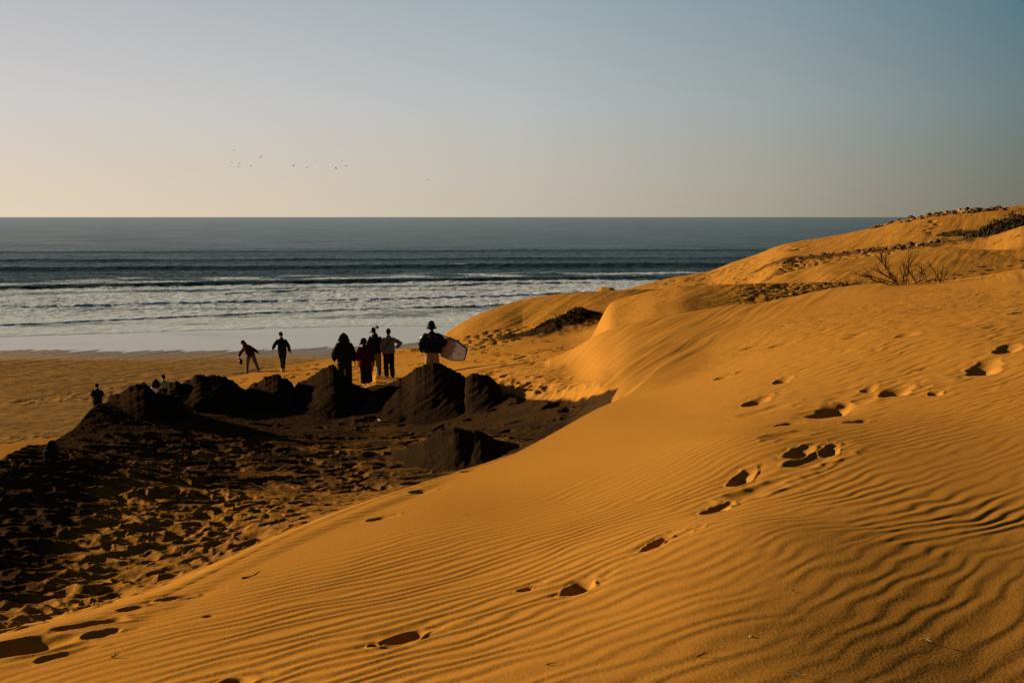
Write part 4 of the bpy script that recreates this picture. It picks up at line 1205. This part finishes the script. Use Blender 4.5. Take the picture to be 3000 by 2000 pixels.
rock('blunt dark rock at the right end of the ridge beside the churned sand', [(1060, 885), (1066, 872), (1073, 862), (1082, 859), (1098, 860), (1110, 861), (1121, 864), (1133, 874), (1143, 884), (1150, 897), (1158, 912), (1164, 928)], 24.0, 2.6, 1.2, 361)
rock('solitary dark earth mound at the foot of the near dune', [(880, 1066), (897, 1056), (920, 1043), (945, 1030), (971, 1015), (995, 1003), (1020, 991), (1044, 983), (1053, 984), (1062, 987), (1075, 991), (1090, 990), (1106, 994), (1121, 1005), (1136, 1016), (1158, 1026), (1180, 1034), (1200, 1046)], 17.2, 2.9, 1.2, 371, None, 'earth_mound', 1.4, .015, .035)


def pebble(name, x, y, r, mat, seed, label, cat, group=None, sx=1, sy=1, sz=.7, sink=.3, rz=0, jag=.35):
    bm = bmesh.new(); bmesh.ops.create_icosphere(bm, subdivisions=3 if r > .15 else 2, radius=1)
    rr_ = random.Random(seed); ph = rr_.uniform(0, 99)
    cuts = [(Vector((rr_.uniform(-1, 1), rr_.uniform(-1, 1), rr_.uniform(-1, 1))).normalized(), rr_.uniform(.55, .85)) for _ in range(6)]
    for v in bm.verts:
        for n_, d_ in cuts:
            k = v.co.dot(n_) - d_
            if k > 0: v.co -= n_ * k * .85
        v.co *= 1 + jag * .4 * float(noise(v.co.x * 1.7 + ph, v.co.y * 1.7 + v.co.z * 2.3, 5))
        v.co = Vector((v.co.x * sx, v.co.y * sy, v.co.z * sz)) * r
    me = bpy.data.meshes.new(name); bm.to_mesh(me); bm.free()
    o = link(name, me, mat); o.location = (x, y, ground_z(x, y) + r * sz * (1 - 2 * sink) * .5); o.rotation_euler = (rr_.uniform(-.2, .2), rr_.uniform(-.2, .2), rz or rr_.uniform(0, 6.28))
    return tag(o, label, cat, group)


STONE = simple('pale_stone', (.16, .10, .05), .9, .4, 3, .03, 9, 0.0, (.13, .08, .045))
DSTONE = simple('dark_stone', (.06, .034, .016), .95, .4, 4, .03, 9, 0.0, (.06, .036, .02))
# stone strip across the far dunes and stones along the skyline
strip = [(1780, 604), (1882, 591), (1982, 578), (2062, 568), (2142, 558), (2210, 548), (2272, 536)]
k = 0
for i in range(170):
    u = random.uniform(1830, 2230) if i % 3 else random.uniform(1960, 2130)
    v = np.interp(u, [p[0] for p in strip], [p[1] for p in strip]) + random.gauss(0, 2.4)
    p = hit(u, v, 70)
    if p[1] < 60 or p[1] > 112: continue
    big = random.random() < .18
    pebble('stone', p[0], p[1], random.uniform(.2, .34) if big else random.uniform(.07, .19), STONE if random.random() < .3 else DSTONE, 900 + i,
           'brown stone lying in the strip of rubble that crosses the far dune', 'stone', 'rubble strip on the far dune', random.uniform(.9, 1.5), 1, random.uniform(.5, .8)); k += 1
sky_l = [(2002, 524), (2050, 510), (2102, 500), (2135, 493), (2182, 487), (2240, 481), (2302, 475), (2320, 474)]
for i in range(125):
    u = random.uniform(2000, 2310) if i % 2 else random.uniform(2150, 2305)
    a = float(ray(u, 500)[0]); r0 = float(D5.r(a)) + random.uniform(-3, .6)
    x, y = r0 * math.sin(a), r0 * math.cos(a)
    big = random.random() < .2
    pebble('stone', x, y, random.uniform(.24, .4) if big else random.uniform(.09, .21), STONE if random.random() < .25 else DSTONE, 1300 + i,
           'brown stone standing out along the skyline of the far dune', 'stone', 'stones along the skyline', random.uniform(.9, 1.5), 1, random.uniform(.5, .9))

# stones and clumps out on the wet sand
for (u, v, s_, lab) in ((855, 762, .14, 'flat dark clump of seaweed on the wet sand, the longer of two'), (866, 752, .13, 'small pointed dark rock at the edge of the surf beside splashing foam')):
    a, te = ray(u, v); r0 = CAMZ / te
    x, y = float(r0 * math.sin(a)), float(r0 * math.cos(a))
    o = pebble('seaweed' if s_ > .135 else 'rock', x, y, s_, DSTONE, int(u), lab, 'seaweed' if s_ > .135 else 'rock', None, 2.0 if s_ > .135 else 1.4, 1.2, .38 if s_ > .135 else .9)
    o.location.z = .03 if s_ > .135 else .06; o.rotation_euler = (0, 0, .2)
for (u, v, w_, lab) in ((655, 828, .5, 'thin dark clump of seaweed on the beach beside the walking person with brown hair'),):
    p = at(655 - 6, 47.5)
    o = pebble('seaweed', p[0], p[1], w_, DSTONE, 77, lab, 'seaweed', None, 1.7, .8, .15)

# ------------------------------------------------------------------ litter and pale bits
PALEM = simple('pale_straw', (.28, .20, .11), .7)
GREYM = simple('grey_plastic', (.022, .019, .017), .8, spec=.0)
p = hit(117, 1047)
A = Acc(); tube(A, [(0, 0, -.03), (0, .01, .12), (.01, .03, .23)], [(.085, .06), (.11, .07), (.05, .04)], n=14)
o = link('plastic_tub', fuse(A, 'plastic_tub', .01, 1, .01, 9, 4), GREYM); o.location = (p[0], p[1], ground_z(p[0], p[1])); tag(o, 'grey upright plastic tub half buried in the dark ground at far left, left edge lit', 'tub')
for i, (u, v, s_, lab) in enumerate(((24, 1052, .035, 'small grey stone lit on its left side, at the left edge of the dark ground'), (300, 1093, .05, 'small grey piece of plastic lying in the dark ground below the left ridge'),
                                     (180, 1644, .02, ''), (1726, 1457, .008, 'tiny white shell on the large ripples at lower right'), (872, 965, .05, 'pale pebble on the dark slope below the striated domed rock'))):
    if not lab or v > 1568: continue
    p = hit(u, v)
    pebble('shell' if 'shell' in lab else 'pebble', p[0], p[1], s_, PALEM if i > 1 else DSTONE, 40 + i, lab, 'shell' if 'shell' in lab else 'pebble', None, 1.4, 1, .7, .1)

# ------------------------------------------------------------------ plants
TWIG = simple('dry_twig', (.03, .017, .010), .9, .4, 30, spec=0.0)
BUSH = simple('dry_bush', (.040, .030, .016), .95, .4, 6, spec=0.0)


def branch(acc, p, d, L, r, depth, rnd, bend=.25, fork=3, droop=0):
    pts = [p]; n = 5
    q = Vector(p); dd = Vector(d).normalized()
    for i in range(n):
        dd = (dd + Vector((rnd.uniform(-bend, bend), rnd.uniform(-bend, bend), rnd.uniform(-bend, bend) + droop)) * .35).normalized()
        q = q + dd * L / n; pts.append(q.copy())
    tube(acc, pts, [r * (1 - .75 * i / n) for i in range(n + 1)], n=5, cap=False)
    if depth > 0:
        for k in range(fork):
            t = rnd.randint(1, n)
            nd = (dd + Vector((rnd.uniform(-1, 1), rnd.uniform(-.7, .7), rnd.uniform(-.3, .7))) * .75).normalized()
            branch(acc, pts[t], nd, L * rnd.uniform(.35, .6), r * .55, depth - 1, rnd, bend, fork, droop)


def twig_shrub(base_u, r, stems, label, seed, sc=1.0, name='dry_shrub', mat=None):
    """stems: (u offset px, tip du px, tip dv px up, thickness, forks)"""
    x0, y0, z0 = at(base_u, r, 650)
    A = Acc(); rnd = random.Random(seed); px = r / FPX
    for (bo, du, dv, th, fk) in stems:
        b = Vector((bo * px, rnd.uniform(-.15, .15), -.06)); tip = Vector(((bo + du) * px, rnd.uniform(-.25, .25), dv * px))
        d = tip - b; L = d.length
        pts = [b]; n = 7
        for i in range(1, n + 1):
            t = i / n
            pts.append(b + d * t + Vector((rnd.uniform(-.02, .02), rnd.uniform(-.02, .02), math.sin(t * math.pi) * .10 * L * (.6 if abs(du) > dv else .2))))
        tube(A, pts, [th * 1.15 * (1 - .72 * i / n) for i in range(n + 1)], n=6, cap=False)
        for k in range(fk):
            i = rnd.randint(2, n - 1)
            nd = (d.normalized() + Vector((rnd.uniform(-.9, .9), rnd.uniform(-.5, .5), rnd.uniform(-.2, .6))) * .7).normalized()
            branch(A, pts[i], nd, L * rnd.uniform(.2, .45), th * .8, 1, rnd, .3, 2)
    o = link(name, A.mesh(name), mat or TWIG); o.location = (x0, y0, z0)
    return tag(o, label, 'shrub')

twig_shrub(2068, 33.4, [(0, -55, 64, .020, 7), (0, -78, 16, .018, 8), (2, -68, 34, .015, 7), (12, 8, 67, .014, 5), (10, -6, 44, .016, 4), (14, -18, 32, .014, 4), (18, -4, 30, .013, 4),
                        (40, -38, 42, .014, 5), (62, -32, 30, .012, 4), (68, -22, 34, .014, 5), (20, 30, 12, .012, 5), (-20, -40, 9, .012, 6), (30, 50, 9, .010, 5), (-10, -66, 4, .010, 5), (5, -30, 22, .012, 5)],
           'leafless spreading shrub of bare brown twigs on the crest of the near dune', 5)
twig_shrub(2160, 33.4, [(0, 2, 33, .018, 3), (1, -28, 47, .014, 4), (1, 4, 39, .010, 2), (0, -14, 20, .008, 3), (-8, -6, 8, .008, 1)], 'single upright dead twig with a bent side branch, right of the bare shrub', 9, name='dry_twig')


def bush(u, r, w, h, label, seed, n=420, mat=None, name='low_bush', v=650, dpt=None, leaf=.05):
    x0, y0, z0 = at(u, r, v); rnd = random.Random(seed)
    A = Acc()
    for k in range(n):
        a = rnd.uniform(0, 6.283); q = math.sqrt(rnd.random())
        px_, py_ = q * w * math.cos(a), q * (dpt or w * .6) * math.sin(a)
        hh = h * (1 - q * q) * rnd.uniform(.35, 1) * (.7 + .6 * abs(float(noise(px_ * 1.3, py_ * 1.3, seed))))
        gz = ground_z(x0 + px_, y0 + py_) - z0
        s = leaf * rnd.uniform(.6, 1.6); c = Vector((px_, py_, gz + hh))
        d1 = Vector((rnd.uniform(-1, 1), rnd.uniform(-1, 1), rnd.uniform(-.6, 1))).normalized() * s; d2 = d1.orthogonal().normalized() * s * .45
        A.add([c - d1, c + d2, c + d1, c - d2, c + d1.cross(d2).normalized() * s * .25], [(0, 1, 4), (1, 2, 4), (2, 3, 4), (3, 0, 4), (0, 3, 2, 1)])
        if k % 9 == 0:
            branch(A, Vector((px_ * .8, py_ * .8, gz - .03)), Vector((px_ * .6, py_ * .5, h)), h * rnd.uniform(.7, 1.25), .008, 1, rnd, .4, 2)
    o = link(name, A.mesh(name), mat or BUSH); o.location = (x0, y0, z0)
    return tag(o, label, 'bush')

bush(1318, 46.9, .9, .32, 'spiky brown bush on top of the dark hummock at the foot of the lit dune', 21, 900)
bush(1262, 46.3, .8, .18, 'low dark scrub on the left shoulder of the same hummock', 22, 500)
bush(1970, 47.5, .75, .22, 'small dark tussock in the hollow left of the bare twig shrub', 23, 500, v=645)
bush(2318, 88.5, 3.3, 1.1, 'large dark bush filling the fold of the far dune at the right edge', 24, 2200, leaf=.14, v=515)
bush(2205, 93, 2.0, .45, 'grey scrub on the rubble strip left of the large dark bush', 25, 500, leaf=.09, v=545)
bush(2240, 90, 1.2, .40, 'small scrub clump between the grey scrub and the large dark bush', 26, 300, leaf=.09, v=543)
bush(1818, 80, .8, .25, 'small dark plant at the left end of the far rubble strip', 27, 260, leaf=.07, v=607)
# twiglets and sprigs on the near sand
for i, (u, v, L, lab) in enumerate(((710, 1694, 0, ''), (712, 1692, 0, ''), (555, 1328, .10, 'small broken twig lying on the ripples left of centre'), (2113, 1466, .045, 'short pale straw stuck in the sand at lower right'),
                                    (1735, 1372, .02, ''), (1818, 1355, .022, 'small dark seed head lying on the big ripples'), (1601, 1505, .04, 'dark dried flower head at the bottom of the picture'), (1822, 1545, .035, 'pale broken stalk at the bottom edge of the picture'),
                                    (2375, 1400, 0, ''), (256, 1507, .05, 'short dark stick beside the bottom-left footprints'), (785, 1318, .05, ''), (1255, 1525, .03, 'tiny dark twig on the ripples at bottom centre'))):
    if not lab or not L: continue
    p = hit(u, v); rnd = random.Random(i); A = Acc()
    branch(A, Vector((0, 0, 0)), Vector((1, rnd.uniform(-.4, .4), .25)), L, L * .06 + .0012, 1, rnd, .3, 3)
    o = link('twig', A.mesh('twig'), PALEM if 'pale' in lab else TWIG); o.location = (p[0], p[1], ground_z(p[0], p[1]) + .004)
    tag(o, lab, 'twig')

# ------------------------------------------------------------------ birds
BIRD = simple('bird_feathers', (.035, .032, .03), .8)
def bird_mesh(span, flap, bank):
    A = Acc()
    tube(A, [(0, -.20, 0), (0, -.08, .01), (0, .08, .01), (0, .17, .02), (0, .22, .015)], [(.03, .006), (.045, .04), (.05, .045), (.03, .03), (.008, .008)], n=10)
    for s in (-1, 1):
        vs = []; prof = [(0, .07, -.07), (.25, .09, -.05), (.5, .07, -.04), (.75, .02, -.06), (1, -.06, -.09)]
        for t, le, tr in prof:
            zz = flap * span / 2 * (math.sin(t * 2.2) if t < .7 else math.sin(1.54) - (t - .7) * .6)
            for yy, dz in ((le, .006), (tr, .006), (tr, -.004), (le, -.006)): vs.append((s * (.03 + t * span / 2), yy, .02 + zz + dz))
        fs = []
        for i in range(4):
            for k in range(4):
                q = (i * 4 + k, i * 4 + (k + 1) % 4, (i + 1) * 4 + (k + 1) % 4, (i + 1) * 4 + k)
                fs.append(q if s > 0 else q[::-1])
        fs += [(3, 2, 1, 0), (16, 17, 18, 19)]
        A.add(vs, fs)
    return A.mesh('seagull')
birds = [(537, 345, .2, 0), (532, 372, -.1, .1), (550, 376, .3, .3), (548, 384, .9, .5), (577, 381, .2, .3), (599, 361, .5, -.4), (674, 381, .3, -.2), (704, 385, .0, .1), (728, 373, .2, .5), (772, 387, .3, .3),
         (786, 369, .0, 0), (793, 381, .1, -.2), (797, 382, .2, -.3), (983, 413, .1, .2)]
labs = ['topmost of the birds in the left-hand flock', 'leftmost bird of the left-hand flock, just above the low pair', 'bird above its partner in the low pair of the left-hand flock', 'bird with raised wings, lowest of the left-hand flock', 'bird gliding low at the right of the left-hand flock',
        'darkest bird, highest on the right of the left-hand flock', 'leftmost bird of the right-hand flock', 'low gliding bird, second from left in the right-hand flock', 'faint bird, third from left in the right-hand flock', 'lowest bird of the right-hand flock',
        'faint topmost bird of the right-hand flock', 'left one of the two birds flying wing to wing', 'right one of the two birds flying wing to wing', 'lone bird low over the horizon, far right of both flocks']
for (u, v, flap, bank), lab in zip(birds, labs):
    a, te = ray(u, v); r = random.uniform(165, 215) if lab[:5] != 'faint' else 230
    o = link('seagull', bird_mesh(random.uniform(.62, .78), flap, 0), BIRD)
    o.location = (r * math.sin(a), r * math.cos(a), CAMZ - te * r); o.rotation_euler = (0, bank, random.uniform(-1.0, 1.0))
    tag(o, lab, 'bird', 'birds flying over the sea')

# ------------------------------------------------------------------ light and sky
SUN_AZ, SUN_EL, EXPO = -68.0, 13.5, 1.5
a, e = R_(SUN_AZ), R_(SUN_EL)
to_sun = Vector((math.sin(a) * math.cos(e), math.cos(a) * math.cos(e), math.sin(e)))
sd = bpy.data.lights.new('sun', 'SUN')
sd.energy = 5.0; sd.angle = R_(.55); sd.color = (1, .77, .44)
so = bpy.data.objects.new('sun', sd); COL.objects.link(so)
so.rotation_euler = to_sun.to_track_quat('Z', 'Y').to_euler()
so.location = (-40, 20, 40)

w = bpy.data.worlds.new('World'); scene.world = w; w.use_nodes = True
nt = w.node_tree; bg = nt.nodes['Background']
def N(t): return nt.nodes.new(t)
def MA(op, a, b=0.0):
    n = N('ShaderNodeMath'); n.operation = op
    for s, v in zip(n.inputs, (a, b)):
        if hasattr(v, 'is_output'): nt.links.new(v, s)
        else: s.default_value = v
    return n.outputs[0]
tc = N('ShaderNodeTexCoord'); sx = N('ShaderNodeSeparateXYZ'); nt.links.new(tc.outputs['Generated'], sx.inputs[0])
el = MA('DIVIDE', MA('ARCSINE', sx.outputs[2]), math.pi / 2)
azn = MA('DIVIDE', MA('ARCTAN2', sx.outputs[0], sx.outputs[1]), math.pi)      # -1..1, 0 = straight ahead
azf = MA('MULTIPLY_ADD', azn, .5); azf.node.inputs[2].default_value = .5
def RAMP(fac, stops):
    n = N('ShaderNodeValToRGB'); e = n.color_ramp.elements
    while len(e) < len(stops): e.new(.5)
    for k, (p, c) in zip(e, stops): k.position = p; k.color = (*c, 1)
    nt.links.new(fac, n.inputs[0]); return n.outputs[0]
d = 1 / 90.
L = RAMP(el, [(0, (.76, .63, .475)), (2.2 * d, (.70, .605, .485)), (6 * d, (.61, .585, .575)), (12 * d, (.462, .473, .500)), (20 * d, (.26, .29, .32)), (36 * d, (.11, .14, .17)), (1, (.06, .08, .10))])
Rr = RAMP(el, [(0, (.150, .150, .112)), (2.2 * d, (.150, .165, .140)), (6 * d, (.125, .19, .195)), (12 * d, (.060, .160, .218)), (20 * d, (.045, .10, .15)), (40 * d, (.02, .04, .06)), (1, (.015, .03, .045))])
def P(deg): return .5 + deg / 360.
Cc = RAMP(el, [(0, (.545, .475, .372)), (2.2 * d, (.53, .49, .415)), (6 * d, (.475, .495, .490)), (12 * d, (.337, .413, .450)), (20 * d, (.18, .24, .27)), (40 * d, (.06, .09, .11)), (1, (.04, .06, .075))])
F1 = RAMP(azf, [(0, (1,) * 3), (P(-130), (.6,) * 3), (P(-80), (0,) * 3), (P(-27), (0,) * 3), (P(-13), (.42,) * 3), (P(0), (1,) * 3)])
F2 = RAMP(azf, [(0, (1,) * 3), (P(-130), (.8,) * 3), (P(-80), (0,) * 3), (P(0), (0,) * 3), (P(14), (.42,) * 3), (P(27), (.96,) * 3), (P(60), (1,) * 3)])
mc = N('ShaderNodeMix'); mc.data_type = 'RGBA'
nt.links.new(F1, mc.inputs[0]); nt.links.new(L, mc.inputs[6]); nt.links.new(Cc, mc.inputs[7])
mx = N('ShaderNodeMix'); mx.data_type = 'RGBA'
nt.links.new(F2, mx.inputs[0]); nt.links.new(mc.outputs[2], mx.inputs[6]); nt.links.new(Rr, mx.inputs[7])
sky = N('ShaderNodeTexSky'); sky.sky_type = 'NISHITA'; sky.sun_disc = False
sky.sun_elevation = e; sky.sun_rotation = a
sk = N('ShaderNodeMix'); sk.data_type = 'RGBA'; sk.blend_type = 'MULTIPLY'; sk.inputs[0].default_value = 1
nt.links.new(sky.outputs[0], sk.inputs[6]); sk.inputs[7].default_value = (.05, .05, .05, 1)
m2 = N('ShaderNodeMix'); m2.data_type = 'RGBA'; m2.inputs[0].default_value = .04
nt.links.new(mx.outputs[2], m2.inputs[6]); nt.links.new(sk.outputs[2], m2.inputs[7])
gain = N('ShaderNodeMix'); gain.data_type = 'RGBA'; gain.blend_type = 'MULTIPLY'; gain.inputs[0].default_value = 1
gain.clamp_result = False
nt.links.new(m2.outputs[2], gain.inputs[6])
g = 1.04 / (.1 * 2 ** EXPO)
gain.inputs[7].default_value = (g, g, g, 1)
nt.links.new(gain.outputs[2], bg.inputs[0]); bg.inputs[1].default_value = .1

vs = scene.view_settings
vs.view_transform = 'Standard'; vs.look = 'None'; vs.gamma = 1; vs.exposure = EXPO
vs.use_curve_mapping = False
scene.cycles.max_bounces = 6
scene.cycles.diffuse_bounces = 1
